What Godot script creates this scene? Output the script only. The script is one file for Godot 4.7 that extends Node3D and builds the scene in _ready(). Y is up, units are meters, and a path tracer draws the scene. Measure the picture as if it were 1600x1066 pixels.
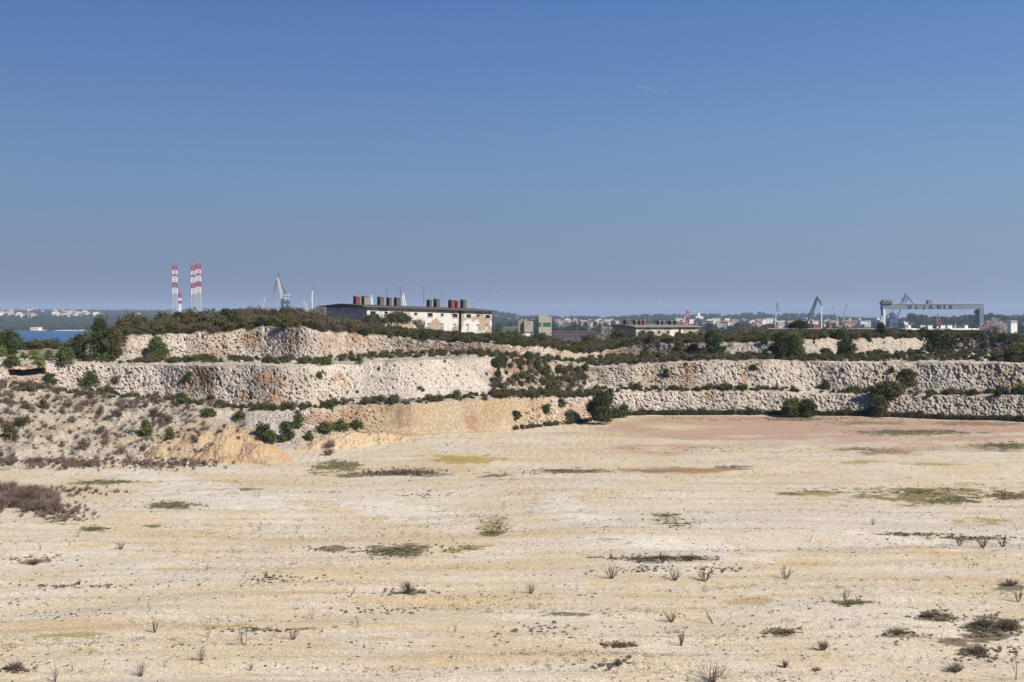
extends Node3D
# A disused limestone quarry seen from its rim: cream floor, terraced rock faces, scrub,
# abandoned barracks, and a shipyard and town beyond. Units are metres, y is up.

const FOCAL := 1716.0      # focal length in pixels of the 1600 px wide photograph
const EYE := 16.0          # camera height above the quarry floor
const PITCH := 0.0268
const SEA := -22.0

# ------------------------------------------------------------------ mesh builder
class MB:
	var v := PackedVector3Array()
	var n := PackedVector3Array()
	var c := PackedColorArray()
	var col := Color(1, 1, 1)
	func tri(a: Vector3, b: Vector3, d: Vector3) -> void:
		var nn := (b - a).cross(d - a).normalized()
		v.append(a); v.append(d); v.append(b)
		n.append(nn); n.append(nn); n.append(nn)
		c.append(col); c.append(col); c.append(col)
	func quad(a: Vector3, b: Vector3, d: Vector3, e: Vector3) -> void:
		tri(a, b, d)
		tri(a, d, e)
	func box(at: Vector3, size: Vector3, b := Basis.IDENTITY) -> void:
		var h := size * 0.5
		var p: Array[Vector3] = []
		for k in 8:
			p.append(at + b * Vector3(h.x if k & 1 else -h.x, h.y if k & 2 else -h.y, h.z if k & 4 else -h.z))
		quad(p[4], p[5], p[7], p[6])
		quad(p[1], p[0], p[2], p[3])
		quad(p[5], p[1], p[3], p[7])
		quad(p[0], p[4], p[6], p[2])
		quad(p[6], p[7], p[3], p[2])
		quad(p[0], p[1], p[5], p[4])
	func span(lo: Vector3, hi: Vector3) -> void:
		box((lo + hi) * 0.5, hi - lo)
	func beam(a: Vector3, b: Vector3, w: float, w2 := -1.0) -> void:
		if w2 < 0.0:
			w2 = w
		var dir := b - a
		var l := dir.length()
		if l < 0.0001:
			return
		dir /= l
		var side := dir.cross(Vector3.UP)
		if side.length() < 0.05:
			side = dir.cross(Vector3.RIGHT)
		side = side.normalized()
		var up := side.cross(dir)
		var q: Array[Vector3] = []
		for e in [[a, w], [b, w2]]:
			for k in 4:
				var ang := PI / 4 + k * PI / 2
				q.append(e[0] + (side * cos(ang) + up * sin(ang)) * e[1] * 0.7071)
		for k in 4:
			var k2 := (k + 1) % 4
			quad(q[k2], q[k], q[4 + k], q[4 + k2])
		quad(q[0], q[1], q[2], q[3])
		quad(q[7], q[6], q[5], q[4])
	func twig(a: Vector3, b: Vector3, w: float, w2: float) -> void:   # three-sided
		var dir := (b - a).normalized()
		var side := dir.cross(Vector3(0.31, 0.2, 0.93)).normalized()
		var up := side.cross(dir)
		for k in 3:
			var a0 := k * TAU / 3
			var a1 := (k + 1) * TAU / 3
			var s0 := side * cos(a0) + up * sin(a0)
			var s1 := side * cos(a1) + up * sin(a1)
			quad(a + s1 * w * 0.5, a + s0 * w * 0.5, b + s0 * w2 * 0.5, b + s1 * w2 * 0.5)
	func lattice(a: Vector3, b: Vector3, w: float, w2: float, bays: int, chord: float, brace: float) -> void:
		var dir := (b - a).normalized()
		var side := dir.cross(Vector3.UP)
		if side.length() < 0.05:
			side = Vector3.RIGHT
		side = side.normalized()
		var up := side.cross(dir).normalized()
		var rings: Array = []
		for k in bays + 1:
			var t := float(k) / bays
			var h := lerpf(w, w2, t) * 0.5
			var m := a.lerp(b, t)
			rings.append([m + side * h + up * h, m - side * h + up * h, m - side * h - up * h, m + side * h - up * h])
		for j in 4:
			var j2 := (j + 1) % 4
			beam(rings[0][j], rings[bays][j], chord)
			for k in bays:
				beam(rings[k][j], rings[k + 1][j2], brace)
				beam(rings[k + 1][j], rings[k][j2], brace)
				beam(rings[k + 1][j], rings[k + 1][j2], brace)
	func done(mat: Material = null) -> ArrayMesh:
		var m := ArrayMesh.new()
		var arr := []
		arr.resize(Mesh.ARRAY_MAX)
		arr[Mesh.ARRAY_VERTEX] = v
		arr[Mesh.ARRAY_NORMAL] = n
		arr[Mesh.ARRAY_COLOR] = c
		m.add_surface_from_arrays(Mesh.PRIMITIVE_TRIANGLES, arr)
		if mat:
			m.surface_set_material(0, mat)
		return m

# ------------------------------------------------------------------ naming helpers
var used := {}
func numbered(called: String) -> String:
	var k: int = used.get(called, 0)
	used[called] = k + 1
	return called if k == 0 else "%s_%03d" % [called, k]

func tag(o: Node, label: String, category := "", group := "", kind := "") -> Node:
	if label: o.set_meta("label", label)
	if category: o.set_meta("category", category)
	if group: o.set_meta("group", group)
	if kind: o.set_meta("kind", kind)
	return o

func thing(called: String, label: String, category: String, at := Vector3.ZERO, turn := 0.0, group := "") -> Node3D:
	var o := Node3D.new()
	o.name = numbered(called)
	add_child(o)
	o.position = at
	o.rotation.y = turn
	tag(o, label, category, group)
	return o

func obj(called: String, mesh: Mesh, parent: Node = self) -> MeshInstance3D:
	var o := MeshInstance3D.new()
	o.name = numbered(called) if parent == self else called
	o.mesh = mesh
	parent.add_child(o, true)
	return o

func part(called: String, b: MB, mat: Material, parent: Node) -> MeshInstance3D:
	return obj(called, b.done(mat), parent)

func struct(called: String, mesh: Mesh, label: String) -> MeshInstance3D:
	var o := obj(called, mesh)
	tag(o, label, "", "", "structure")
	return o

# ------------------------------------------------------------------ where a photo pixel's ray goes
func ray(u: float, v: float) -> Vector2:
	var a := (533.0 - v) / FOCAL
	var depth := cos(PITCH) + a * sin(PITCH)
	return Vector2((u - 800.0) / FOCAL / depth, (a * cos(PITCH) - sin(PITCH)) / depth)

func at(u: float, v: float, d: float) -> Vector3:
	var k := ray(u, v)
	return Vector3(k.x * d, EYE + k.y * d, -d)

func depth_at(v: float, h: float) -> float:
	var k := ray(800, v)
	return (h - EYE) / minf(k.y, -0.001)

func seen_at(p: Vector3) -> Vector2:
	var r := p - Vector3(0, EYE, 0)
	var f := -r.y * sin(PITCH) - r.z * cos(PITCH)
	return Vector2(800.0 + FOCAL * r.x / f, 533.0 - FOCAL * (r.y * cos(PITCH) - r.z * sin(PITCH)) / f)

func table(knots: Array, u: float) -> float:
	# knots: u0, v0, u1, v1, ...
	var k := knots.size()
	if u <= knots[0]:
		return knots[1]
	for i in range(2, k, 2):
		if u <= knots[i]:
			return lerpf(knots[i - 1], knots[i + 1], (u - knots[i - 2]) / maxf(knots[i] - knots[i - 2], 0.001))
	return knots[k - 1]

func sstep(a: float, b: float, x: float) -> float:
	var t := clampf((x - a) / (b - a), 0.0, 1.0)
	return t * t * (3.0 - 2.0 * t)

func noise(seed_: int, freq: float, octaves := 3, kind := FastNoiseLite.TYPE_SIMPLEX_SMOOTH) -> FastNoiseLite:
	var f := FastNoiseLite.new()
	f.seed = seed_
	f.noise_type = kind
	f.frequency = freq
	f.fractal_type = FastNoiseLite.FRACTAL_FBM if octaves > 1 else FastNoiseLite.FRACTAL_NONE
	f.fractal_octaves = octaves
	return f

# ------------------------------------------------------------------ materials
var M := {}
func mat(color := Color.WHITE, rough := 0.9, vertex := true) -> StandardMaterial3D:
	var m := StandardMaterial3D.new()
	m.albedo_color = color
	m.roughness = rough
	m.metallic_specular = 0.2
	m.vertex_color_use_as_albedo = vertex
	return m

func lin(r: float, g: float, b: float) -> Color:   # a material's colour from its real-world base colour
	return Color(r, g, b).linear_to_srgb()

func noise_tex(f: FastNoiseLite, lo: Color, hi: Color, size := 512, mid := -1.0) -> NoiseTexture2D:
	var t := NoiseTexture2D.new()
	t.width = size
	t.height = size
	t.seamless = true
	t.noise = f
	var g := Gradient.new()
	g.set_color(0, lo)
	g.set_color(1, hi)
	if mid > 0.0:
		g.set_offset(1, mid)
	t.color_ramp = g
	return t

func make_materials() -> void:
	# loose gravelly ground: fine pale and dark grains multiply the vertex colour
	var ground := mat(Color.WHITE, 1.0)
	var cell := noise(5, 0.11, 1, FastNoiseLite.TYPE_CELLULAR)
	cell.cellular_return_type = FastNoiseLite.RETURN_CELL_VALUE
	ground.albedo_texture = noise_tex(cell, Color(0.80, 0.79, 0.77), Color(1, 1, 1), 1024)
	ground.uv1_triplanar = true
	ground.uv1_world_triplanar = true
	ground.uv1_scale = Vector3.ONE / 9.0
	M.ground = ground
	var rock := mat(Color.WHITE, 1.0)
	var cracks := noise(9, 0.03, 5)
	cracks.fractal_type = FastNoiseLite.FRACTAL_RIDGED
	rock.albedo_texture = noise_tex(cracks, Color(1, 1, 1), Color(0.52, 0.49, 0.46), 512, 1.0)
	rock.uv1_triplanar = true
	rock.uv1_world_triplanar = true
	rock.uv1_scale = Vector3(1.0 / 5.5, 1.0 / 14.0, 1.0 / 5.5)
	M.rock = rock
	M.leaf = mat(Color.WHITE, 0.85)
	M.leaf.cull_mode = BaseMaterial3D.CULL_DISABLED
	M.leaf.backlight_enabled = true
	M.leaf.backlight = Color(0.25, 0.28, 0.15)
	M.twig = mat(Color.WHITE, 0.95)
	M.paint = mat(Color.WHITE, 0.6)
	M.dull = mat(Color.WHITE, 0.95)
	M.far = mat(Color.WHITE, 1.0)
	var sea := mat(lin(0.026, 0.08, 0.165), 0.75, false)
	sea.metallic_specular = 0.15
	var wave := noise(21, 0.02, 3)
	var wt := NoiseTexture2D.new()
	wt.noise = wave
	wt.seamless = true
	wt.as_normal_map = true
	wt.bump_strength = 4.0
	sea.normal_enabled = true
	sea.normal_texture = wt
	sea.uv1_triplanar = true
	sea.uv1_world_triplanar = true
	sea.uv1_scale = Vector3.ONE / 60.0
	M.sea = sea
	var pane := StandardMaterial3D.new()
	pane.albedo_color = lin(0.015, 0.017, 0.02)
	pane.roughness = 0.15
	M.pane = pane
	var water := StandardMaterial3D.new()
	water.albedo_color = lin(0.20, 0.12, 0.06)
	water.roughness = 0.08
	M.puddle = water

# ------------------------------------------------------------------ the quarry, surveyed edge by edge
# Each table follows one edge of the terraces: foot and brink of the lower, middle and upper rock face.
const FOOT1 := [-420, 790, -100, 748, 0, 735, 50, 729, 100, 721, 150, 715, 200, 711, 240, 708, 290, 706, 340, 704, 430, 702, 480, 697, 540, 688, 600, 684, 650, 683, 700, 679, 760, 675, 800, 671, 850, 665, 900, 660, 930, 656, 960, 651, 1010, 649, 1200, 648, 1300, 648, 1400, 651, 1500, 654, 1600, 658, 2020, 676]
const BRINK1 := [-420, 605, 0, 607, 70, 613, 140, 619, 200, 624, 270, 628, 340, 638, 380, 641, 410, 641, 470, 641, 542, 634, 590, 631, 640, 630, 680, 628, 740, 624, 800, 621.5, 912, 621, 928, 618, 945, 613, 965, 612, 1200, 610, 1255, 614, 1330, 616, 1420, 620, 1500, 618, 1600, 619, 2020, 623]
const FOOT2 := [-420, 600, 0, 599, 70, 606, 140, 612, 200, 616, 270, 620, 338, 633, 400, 636, 450, 637, 485, 636, 515, 633, 536, 628, 572, 627, 650, 625, 695, 621, 740, 616, 800, 614, 912, 612, 930, 608, 954, 607, 1050, 607, 1200, 608, 1255, 608, 1348, 612, 1432, 613, 1480, 612, 1600, 612, 2020, 614]
const BRINK2 := [-420, 561, 0, 565, 68, 567, 203, 570, 304, 571, 400, 571, 440, 574, 485, 572, 524, 570, 590, 567, 650, 563, 680, 561, 764, 559, 810, 559, 840, 562, 900, 571, 930, 575, 960, 573, 1035, 568, 1110, 565, 1200, 564, 1300, 565, 1366, 567, 1450, 567, 1600, 568, 2020, 572]
const FOOT3 := [-420, 552, 0, 556, 120, 560, 169, 564, 233, 564, 290, 560, 338, 560, 382, 558, 410, 559, 450, 561, 485, 563, 524, 559, 575, 554, 620, 551, 668, 550, 740, 552, 800, 556, 855, 560, 921, 562, 960, 557, 1035, 557, 1110, 556, 1200, 556, 1255, 560, 1339, 555, 1396, 553, 1450, 548, 1500, 548, 1600, 556, 2020, 562]
const BRINK3 := [-420, 548, 0, 549, 100, 552, 150, 548, 172, 537, 199, 524, 270, 521, 321, 519, 360, 518, 400, 512, 430, 511, 485, 512, 515, 519, 560, 521, 620, 527, 668, 532, 710, 535, 770, 538, 840, 542, 900, 552, 930, 552, 960, 544, 1035, 537, 1080, 538, 1130, 536, 1200, 533, 1270, 530, 1348, 529, 1450, 529, 1540, 529, 1570, 532, 1600, 538, 2020, 546]
const RISE := [-420, 546, 100, 547, 170, 528, 200, 512, 300, 503, 340, 504, 400, 500, 440, 493, 500, 500, 570, 513, 640, 517, 700, 523, 770, 528, 830, 533, 900, 546, 950, 543, 1035, 532, 1100, 530, 1200, 527, 1300, 525, 1400, 524, 1500, 524, 1600, 531, 2020, 540]
const SET1 := [-420, 36, 100, 28, 250, 20, 340, 16, 420, 12.5, 480, 9.5, 560, 6.5, 700, 4, 800, 3, 900, 3.5, 930, 5, 960, 3, 2020, 3]
const SET2 := [-420, 3, 300, 3.5, 560, 5, 740, 5, 790, 9, 860, 10, 915, 7, 950, 4, 1100, 3.5, 2020, 3.5]
const SET3 := [-420, 4, 170, 6, 300, 3, 450, 4, 560, 4, 800, 2.5, 1000, 4, 1420, 4, 1480, 14, 1600, 10, 2020, 6]
const GROUND7 := [-420, 2, 140, 3, 220, 6, 300, 9, 900, 8.5, 1000, 8, 2020, 8]     # plateau height at the barracks

var NC := 0
var NR := 0
var us := PackedFloat32Array()
var gp := PackedVector3Array()
var gc := PackedColorArray()
var gv := PackedFloat32Array()    # how high in the photo each point shows
var seg_from: Array[int] = []       # first row of each stretch; the last row is shared with the next
var seg_of_row := PackedInt32Array()
var t_of_row := PackedFloat32Array()
var n_floor := noise(11, 0.035, 3)
var n_floor2 := noise(12, 0.30, 3)
var n_line := noise(13, 0.06, 4)
var n_fine := noise(14, 0.9, 3)
var n_rock := noise(15, 0.22, 3)
var n_rib := noise(16, 0.55, 3)
var n_pit := noise(17, 0.85, 1, FastNoiseLite.TYPE_CELLULAR)
var n_pit2 := noise(41, 1.7, 2)
var n_block := noise(45, 1.0, 1, FastNoiseLite.TYPE_CELLULAR)
var n_pit3 := noise(42, 3.0, 2)
var n_chisel := noise(43, 1.9, 2)
var n_jag := noise(18, 0.30, 3)
var n_tint := noise(19, 0.11, 3)
var n_lump := noise(20, 0.16, 3)

func blocky(p: Vector3) -> float:      # angular facets between fractures
	n_block.cellular_return_type = FastNoiseLite.RETURN_CELL_VALUE
	return n_block.get_noise_3d(p.x * 1.25, p.y * 0.8, p.z * 1.25)

func floor_h(x: float, z: float) -> float:
	var d := -z
	var h := n_floor.get_noise_2d(x * 0.7, z) * 0.34 + n_floor2.get_noise_2d(x * 0.6, z) * 0.035 + n_floor2.get_noise_2d(x * 0.14 + z * 0.05 + 40.0, z * 1.3) * 0.13 - 0.02
	# a shallow trough behind the low bank that crosses the right-hand half of the floor
	var e := 71.5 + 0.10 * (x - 8.0)
	h -= 0.42 * exp(-pow((d - e - 3.2) / 2.2, 2.0)) * sstep(4.0, 12.0, x)
	h += 0.16 * exp(-pow((d - e + 1.5) / 2.5, 2.0)) * sstep(4.0, 12.0, x)
	h += 0.45 * exp(-pow((x - 5.0) / 8.0, 2.0) - pow((d - 93.0) / 9.0, 2.0))     # low pale rise in the middle
	return h

func smooth_cols(a: PackedFloat32Array, r: int) -> PackedFloat32Array:
	var out := PackedFloat32Array()
	out.resize(a.size())
	for i in a.size():
		var s := 0.0
		var w := 0.0
		for j in range(maxi(0, i - r), mini(a.size(), i + r + 1)):
			s += a[j]
			w += 1.0
		out[i] = s / w
	return out

func survey() -> void:
	var u := -420.0
	while u < 2020.0:
		us.append(u)
		u += 1.3 if u > -30.0 and u < 1630.0 else 6.0
	NC = us.size()
	var stretch := [310, 64, 7, 54, 12, 44, 14, 10, 8]
	NR = 0
	for s in stretch.size():
		seg_from.append(NR)
		for r in stretch[s]:
			seg_of_row.append(s)
			t_of_row.append(float(r) / stretch[s])
			NR += 1
	seg_of_row.append(8)
	t_of_row.append(1.0)
	NR += 1
	# edge points of every column
	var vs: Array = []
	for tb in [FOOT1, BRINK1, FOOT2, BRINK2, FOOT3, BRINK3, RISE]:
		var a := PackedFloat32Array()
		for i in NC:
			a.append(table(tb, us[i]))
		vs.append(smooth_cols(a, 6))
	var ds: Array = []
	for k in 7:
		var a := PackedFloat32Array()
		a.resize(NC)
		ds.append(a)
	var sets: Array = []
	for tb in [SET1, SET2, SET3]:
		var a := PackedFloat32Array()
		for i in NC:
			a.append(table(tb, us[i]))
		sets.append(smooth_cols(a, 12))
	for i in NC:
		ds[0][i] = depth_at(vs[0][i], 0.0)
	ds[0] = smooth_cols(ds[0], 8)
	for k in [1, 3, 5]:
		var w := PackedFloat32Array()
		w.resize(NC)
		for i in NC:
			ds[k][i] = ds[k - 1][i] + sets[k / 2][i]
			var h: float = EYE + ray(us[i], vs[k][i]).y * ds[k][i]
			var most := 12.0 if k == 1 else 40.0
			if k < 5:
				w[i] = clampf(depth_at(vs[k + 1][i], h + 0.2) - ds[k][i], 1.8, most)
			else:
				w[i] = 26.0
		w = smooth_cols(w, 30)
		for i in NC:
			ds[k + 1][i] = ds[k][i] + w[i]
	gp.resize(NC * NR)
	gc.resize(NC * NR)
	gv.resize(NC * NR)
	for i in NC:
		var uu := us[i]
		var pts: Array[Vector3] = []
		for k in 7:
			var p := at(uu, vs[k][i], ds[k][i])
			if k > 0:
				var jag := 0.5 if k == 5 else 0.22
				p.y += n_jag.get_noise_2d(p.x, p.z) * jag
				p += Vector3(-p.x, 0, -p.z).normalized() * n_jag.get_noise_2d(p.x * 0.3 + 300.0, p.z * 0.3) * 0.9
			pts.append(p)
		var d7 := 262.0
		var h7 := table(GROUND7, uu)
		pts.append(Vector3(ray(uu, 520).x * d7, h7, -d7))
		pts.append(Vector3(ray(uu, 520).x * 420.0, lerpf(-24.0, -3.0, sstep(220, 330, uu)), -420.0))
		column(i, uu, pts, vs[0][i])

func column(i: int, uu: float, pts: Array[Vector3], vfoot: float) -> void:
	var talus := 1.0 - sstep(290, 440, uu)
	var d_in := depth_at(1150.0, 0.0)
	var chisel := 0.08 + 0.82 * sstep(1080, 1260, uu)     # the far right faces are ribbed by the ripper
	for r in NR:
		var s := seg_of_row[r]
		var t := t_of_row[r]
		var p: Vector3
		if s == 0:
			var d: float
			if r < 8:
				d = lerpf(5.0, d_in, r / 8.0)
			else:
				d = depth_at(lerpf(1150.0, vfoot, (r - 8.0) / (seg_from[1] - 8.0)), 0.0)
			var kx := (uu - 800.0) / FOCAL * (1.0 if r >= 8 else 1.0 + 0.8 * (1.0 - r / 8.0))
			p = Vector3(kx * d, 0, -d)
			p.y = floor_h(p.x, p.z)
		else:
			var a := pts[s - 1]
			var b := pts[s]
			var toward := Vector3(-a.x, 0, -a.z).normalized()
			if s == 1:
				a.y += floor_h(a.x, a.z)
			var face := s == 1 or s == 3 or s == 5
			var q := t
			if face:                                   # steep near the brink, a little scree at the foot
				q = t
				var run := pow(t, 0.8) if talus < 0.5 or s > 1 else t
				p = a.lerp(b, run)
				p.y = lerpf(a.y, b.y, pow(q, 1.15))
			else:
				p = a.lerp(b, t)
			var win := 1.0
			if face:
				win = sstep(0.0, 0.12, t) * (1.0 - 0.75 * sstep(0.9, 1.0, t))
				var tal := talus if s == 1 else 0.0
				var big := n_rock.get_noise_3d(p.x, p.y * 0.5, p.z)
				var rib := n_rib.get_noise_3d(p.x, p.y * 0.22, p.z)
				var hole := maxf(0.0, n_pit2.get_noise_3d(p.x, p.y * 0.36, p.z) - 0.28) * 1.2 + 0.7 * maxf(0.0, n_pit3.get_noise_3d(p.x, p.y * 0.4, p.z) - 0.16)
				var groove := n_chisel.get_noise_3d(p.x, p.y * 0.17, p.z)
				var pit := n_pit.get_noise_3d(p.x * 1.35, p.y * 0.62 + rib * 0.5, p.z * 1.35) + 0.45
				var fine := n_fine.get_noise_3d(p.x, p.y * 0.6, p.z)
				var soft := 1.0                          # the freshly cut ochre face is smoother
				if s == 1:
					soft = 1.0 - 0.78 * sstep(560, 620, uu) * (1.0 - sstep(790, 850, uu))
				if s == 3:
					soft = 1.0 - 0.42 * sstep(470, 560, uu) * (1.0 - sstep(760, 800, uu))
				var out := big * 0.26 + (rib * 0.06 + minf(pit, 0.3) * 0.05 + blocky(p) * 0.10 + fine * 0.11 - hole * (1.2 - 0.25 * sstep(1000, 1200, uu)) + groove * 0.27 * chisel * (0.25 if s == 1 and uu < 850.0 else 1.0)) * soft
				out += 0.1
				p += toward * out * win * (1.0 - tal)
				p.y += (n_lump.get_noise_2d(p.x, p.z) * 1.3 + fine * 0.25) * win * tal
				if s == 3:
					p = hollow(p, uu, t, toward)
			elif s == 2 or s == 4:
				p.y += n_fine.get_noise_2d(p.x, p.z) * 0.12 + n_rock.get_noise_2d(p.x, p.z) * 0.25 * sin(t * PI)
			elif s >= 6:
				p.y += n_lump.get_noise_2d(p.x, p.z) * 0.7 * sin(clampf(t, 0, 1) * PI)
		gp[i * NR + r] = p
		gv[i * NR + r] = seen_at(p).y
		gc[i * NR + r] = ground_tint(p, s, t, uu)

func hollow(p: Vector3, uu: float, t: float, toward: Vector3) -> Vector3:
	# the undercut slab at the far left of the middle face, and the clay-filled gully right of it
	if uu > 8 and uu < 78:
		var roof := lerpf(0.62, 0.78, (uu - 12.0) / 58.0)
		var base := lerpf(0.42, 0.60, (uu - 12.0) / 58.0)
		var w := sstep(base - 0.10, base, t) * (1.0 - sstep(roof - 0.02, roof + 0.03, t)) * sstep(10, 20, uu) * (1.0 - sstep(64, 72, uu))
		p -= toward * 2.6 * w
		p += toward * 0.9 * sstep(roof, roof + 0.05, t) * (1.0 - sstep(0.93, 1.0, t)) * sstep(14, 22, uu) * (1.0 - sstep(62, 70, uu))
	var c := 318.0 - 12.0 * (1.0 - t)
	var g := exp(-pow((uu - c) / 17.0, 2.0))
	if g > 0.02:
		p -= toward * 0.6 * g * sstep(0.02, 0.3, t) * (1.0 - sstep(0.55, 1.0, t))
	if absf(uu - 122.0) < 8.0:
		p -= toward * 1.4 * exp(-pow((uu - 122.0) / 4.5, 2.0) - pow((t - 0.35) / 0.12, 2.0))
	return p

func mixc(a: Color, b: Color, t: float) -> Color:
	return a.lerp(b, clampf(t, 0.0, 1.0))

const CREAM := Color(0.515, 0.438, 0.308)
const PALE := Color(0.55, 0.495, 0.402)
const OCHRE := Color(0.48, 0.375, 0.23)
const ROSE := Color(0.395, 0.278, 0.205)
const STONE := Color(0.645, 0.61, 0.555)
const RUST := Color(0.46, 0.25, 0.13)
const GREYS := Color(0.35, 0.325, 0.29)
const SOIL := Color(0.20, 0.17, 0.11)

func ground_tint(p: Vector3, s: int, t: float, uu: float) -> Color:
	var a := n_tint.get_noise_3d(p.x, p.y, p.z)
	if s == 0:
		var line := n_line.get_noise_2d(p.x * 0.30 + p.z * 0.08, p.z * 2.2)       # level streaks left by the graders
		var line2 := n_line.get_noise_2d(p.x * 0.9 + 70.0, p.z * 3.6)
		var f := n_fine.get_noise_2d(p.x * 1.2, p.z * 2.0)
		var c := mixc(CREAM, PALE, 0.45 + a * 1.3 + line2 * 0.7)
		c = mixc(c, OCHRE, (line - 0.17) * 2.2)
		c = mixc(c, GREYS, (f - 0.30) * 1.6)
		var d := -p.z
		# reddish silt washed over the far right of the floor
		c = mixc(c, ROSE, sstep(118, 146, d + a * 22.0 + line * 30.0) * sstep(6.0, 24.0, p.x + a * 16.0) * 0.95)
		# pale grey drying mud in the middle of the right half
		c = mixc(c, Color(0.50, 0.455, 0.39), 0.7 * exp(-pow((d - 82.0) / 9.0, 2.0)) * sstep(-2.0, 12.0, p.x + a * 14.0))
		return c
	if s == 1 or s == 3 or s == 5:
		var tal := (1.0 - sstep(290, 440, uu)) if s == 1 else 0.0
		var c := mixc(STONE, GREYS, 0.06 + a * 0.8)
		var b := n_tint.get_noise_3d(p.x * 0.6 + 90.0, p.y * 0.8, p.z * 0.6)
		c = mixc(c, Color(0.47, 0.385, 0.285), (b - 0.16) * 1.6)
		if s == 1:
			var cut := sstep(440, 600, uu) * (1.0 - sstep(830, 900, uu))
			c = mixc(c, mixc(Color(0.52, 0.435, 0.305), Color(0.48, 0.36, 0.225), a * 1.6 + 0.1), cut * 0.9)
			c = mixc(c, mixc(mixc(Color(0.55, 0.51, 0.43), Color(0.46, 0.39, 0.285), 0.15 + a * 1.4), GREYS, n_fine.get_noise_3d(p.x * 1.6, p.y, p.z * 1.6) * 1.3), tal)
		if s == 5:
			c = mixc(c, Color(0.46, 0.30, 0.19), 0.2 * sstep(0.0, 0.35, b + 0.12))
		c = mixc(c, Color(0.48, 0.45, 0.40), 0.4 * sstep(930, 1250, uu))
		c = mixc(c, Color(0.36, 0.31, 0.25), 0.2 * sstep(0.86, 1.0, t) * (1.0 - tal) * sstep(-0.3, 0.3, a))
		return c
	if s == 2 or s == 4:
		return mixc(mixc(PALE, GREYS, 0.4 + a), SOIL, 0.12 + n_rock.get_noise_2d(p.x, p.z) * 1.2)
	return mixc(SOIL, Color(0.30, 0.26, 0.18), 0.3 + a)

func stain(u: float, v: float, ru: float, rv: float, color: Color, strength: float, segs: Array, lean := 0.0, rough := 0.6) -> void:
	# a patch of other ground or rock, with a ragged outline, laid where (u, v) meets the terrain
	for i in NC:
		if us[i] < u - ru * 1.7 or us[i] > u + ru * 1.7:
			continue
		for s in segs:
			var r1: int = NR if s == 8 else seg_from[s + 1]
			for r in range(seg_from[s] if s > 0 else 8, r1):
				var kv := gv[i * NR + r]
				if absf(kv - v) > rv * 2.2 + absf(lean) * ru:
					continue
				var p := gp[i * NR + r]
				var dv := (kv - v - lean * (us[i] - u)) / rv
				var du := (us[i] - u) / ru
				var e := sqrt(du * du + dv * dv) + n_fine.get_noise_3d(p.x * 0.5, p.y, p.z * 0.9) * rough + n_rock.get_noise_3d(p.x * 1.3, p.y, p.z * 2.0) * rough
				var w := (1.0 - sstep(0.62, 1.05, e)) * strength
				if w > 0.0:
					gc[i * NR + r] = mixc(gc[i * NR + r], color, w)

func ground_at(u: float, v: float) -> Vector3:
	# the first point of the terrain that the photo's pixel meets
	var i := clampi(us.bsearch(u), 1, NC - 1)
	var best := gp[i * NR + NR - 1]
	for r in range(4, NR):
		if gv[i * NR + r] <= v:
			best = gp[i * NR + r]
			break
	return best

func on_stretch(u: float, s: int, t: float) -> Vector3:
	var i := clampi(us.bsearch(u), 1, NC - 1)
	var r0 := seg_from[s]
	var r1: int = NR - 1 if s == 8 else seg_from[s + 1]
	return gp[i * NR + clampi(int(round(lerpf(r0, r1, t))), r0, r1)]

func sheet(s: int) -> ArrayMesh:
	var r0 := seg_from[s]
	var r1: int = NR - 1 if s == 8 else seg_from[s + 1]
	var nr := r1 - r0 + 1
	var v := PackedVector3Array()
	var c := PackedColorArray()
	var n := PackedVector3Array()
	v.resize(NC * nr)
	c.resize(NC * nr)
	n.resize(NC * nr)
	for i in NC:
		for r in nr:
			var g := i * NR + r0 + r
			var k := i * nr + r
			v[k] = gp[g]
			c[k] = gc[g]
			var dr := gp[i * NR + mini(r0 + r + 1, NR - 1)] - gp[i * NR + maxi(r0 + r - 1, 0)]
			var dc := gp[mini(i + 1, NC - 1) * NR + r0 + r] - gp[maxi(i - 1, 0) * NR + r0 + r]
			n[k] = dc.cross(dr).normalized()
	var ix := PackedInt32Array()
	ix.resize((NC - 1) * (nr - 1) * 6)
	var q := 0
	for i in NC - 1:
		for r in nr - 1:
			var k := i * nr + r
			ix[q] = k; ix[q + 1] = k + 1; ix[q + 2] = k + nr
			ix[q + 3] = k + 1; ix[q + 4] = k + nr + 1; ix[q + 5] = k + nr
			q += 6
	var m := ArrayMesh.new()
	var arr := []
	arr.resize(Mesh.ARRAY_MAX)
	arr[Mesh.ARRAY_VERTEX] = v
	arr[Mesh.ARRAY_NORMAL] = n
	arr[Mesh.ARRAY_COLOR] = c
	arr[Mesh.ARRAY_INDEX] = ix
	m.add_surface_from_arrays(Mesh.PRIMITIVE_TRIANGLES, arr)
	m.surface_set_material(0, M.ground if s == 0 or s == 2 or s == 4 or s >= 6 else M.rock)
	return m

# ------------------------------------------------------------------ plants
func shade(c: Color, rng: RandomNumberGenerator, by := 0.28) -> Color:
	var k := 1.0 + rng.randf_range(-by, by)
	return Color(c.r * k, c.g * k * rng.randf_range(0.95, 1.05), c.b * k)

func leaf_ball(b: MB, rng: RandomNumberGenerator, at_: Vector3, r: Vector3, count: int, leaf: float, color: Color, upward := 0.0) -> void:
	for k in count:
		var q := Vector3(rng.randfn(), rng.randfn(), rng.randfn()) * 0.55
		var p := at_ + q * r
		var d := Vector3(rng.randfn(), rng.randfn() + upward, rng.randfn()).normalized()
		var e := d.cross(Vector3(rng.randfn(), rng.randfn(), rng.randfn())).normalized()
		var l := leaf * rng.randf_range(0.6, 1.3)
		b.col = shade(color, rng)
		b.tri(p - e * l * 0.38, p + e * l * 0.38, p + d * l)

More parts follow.
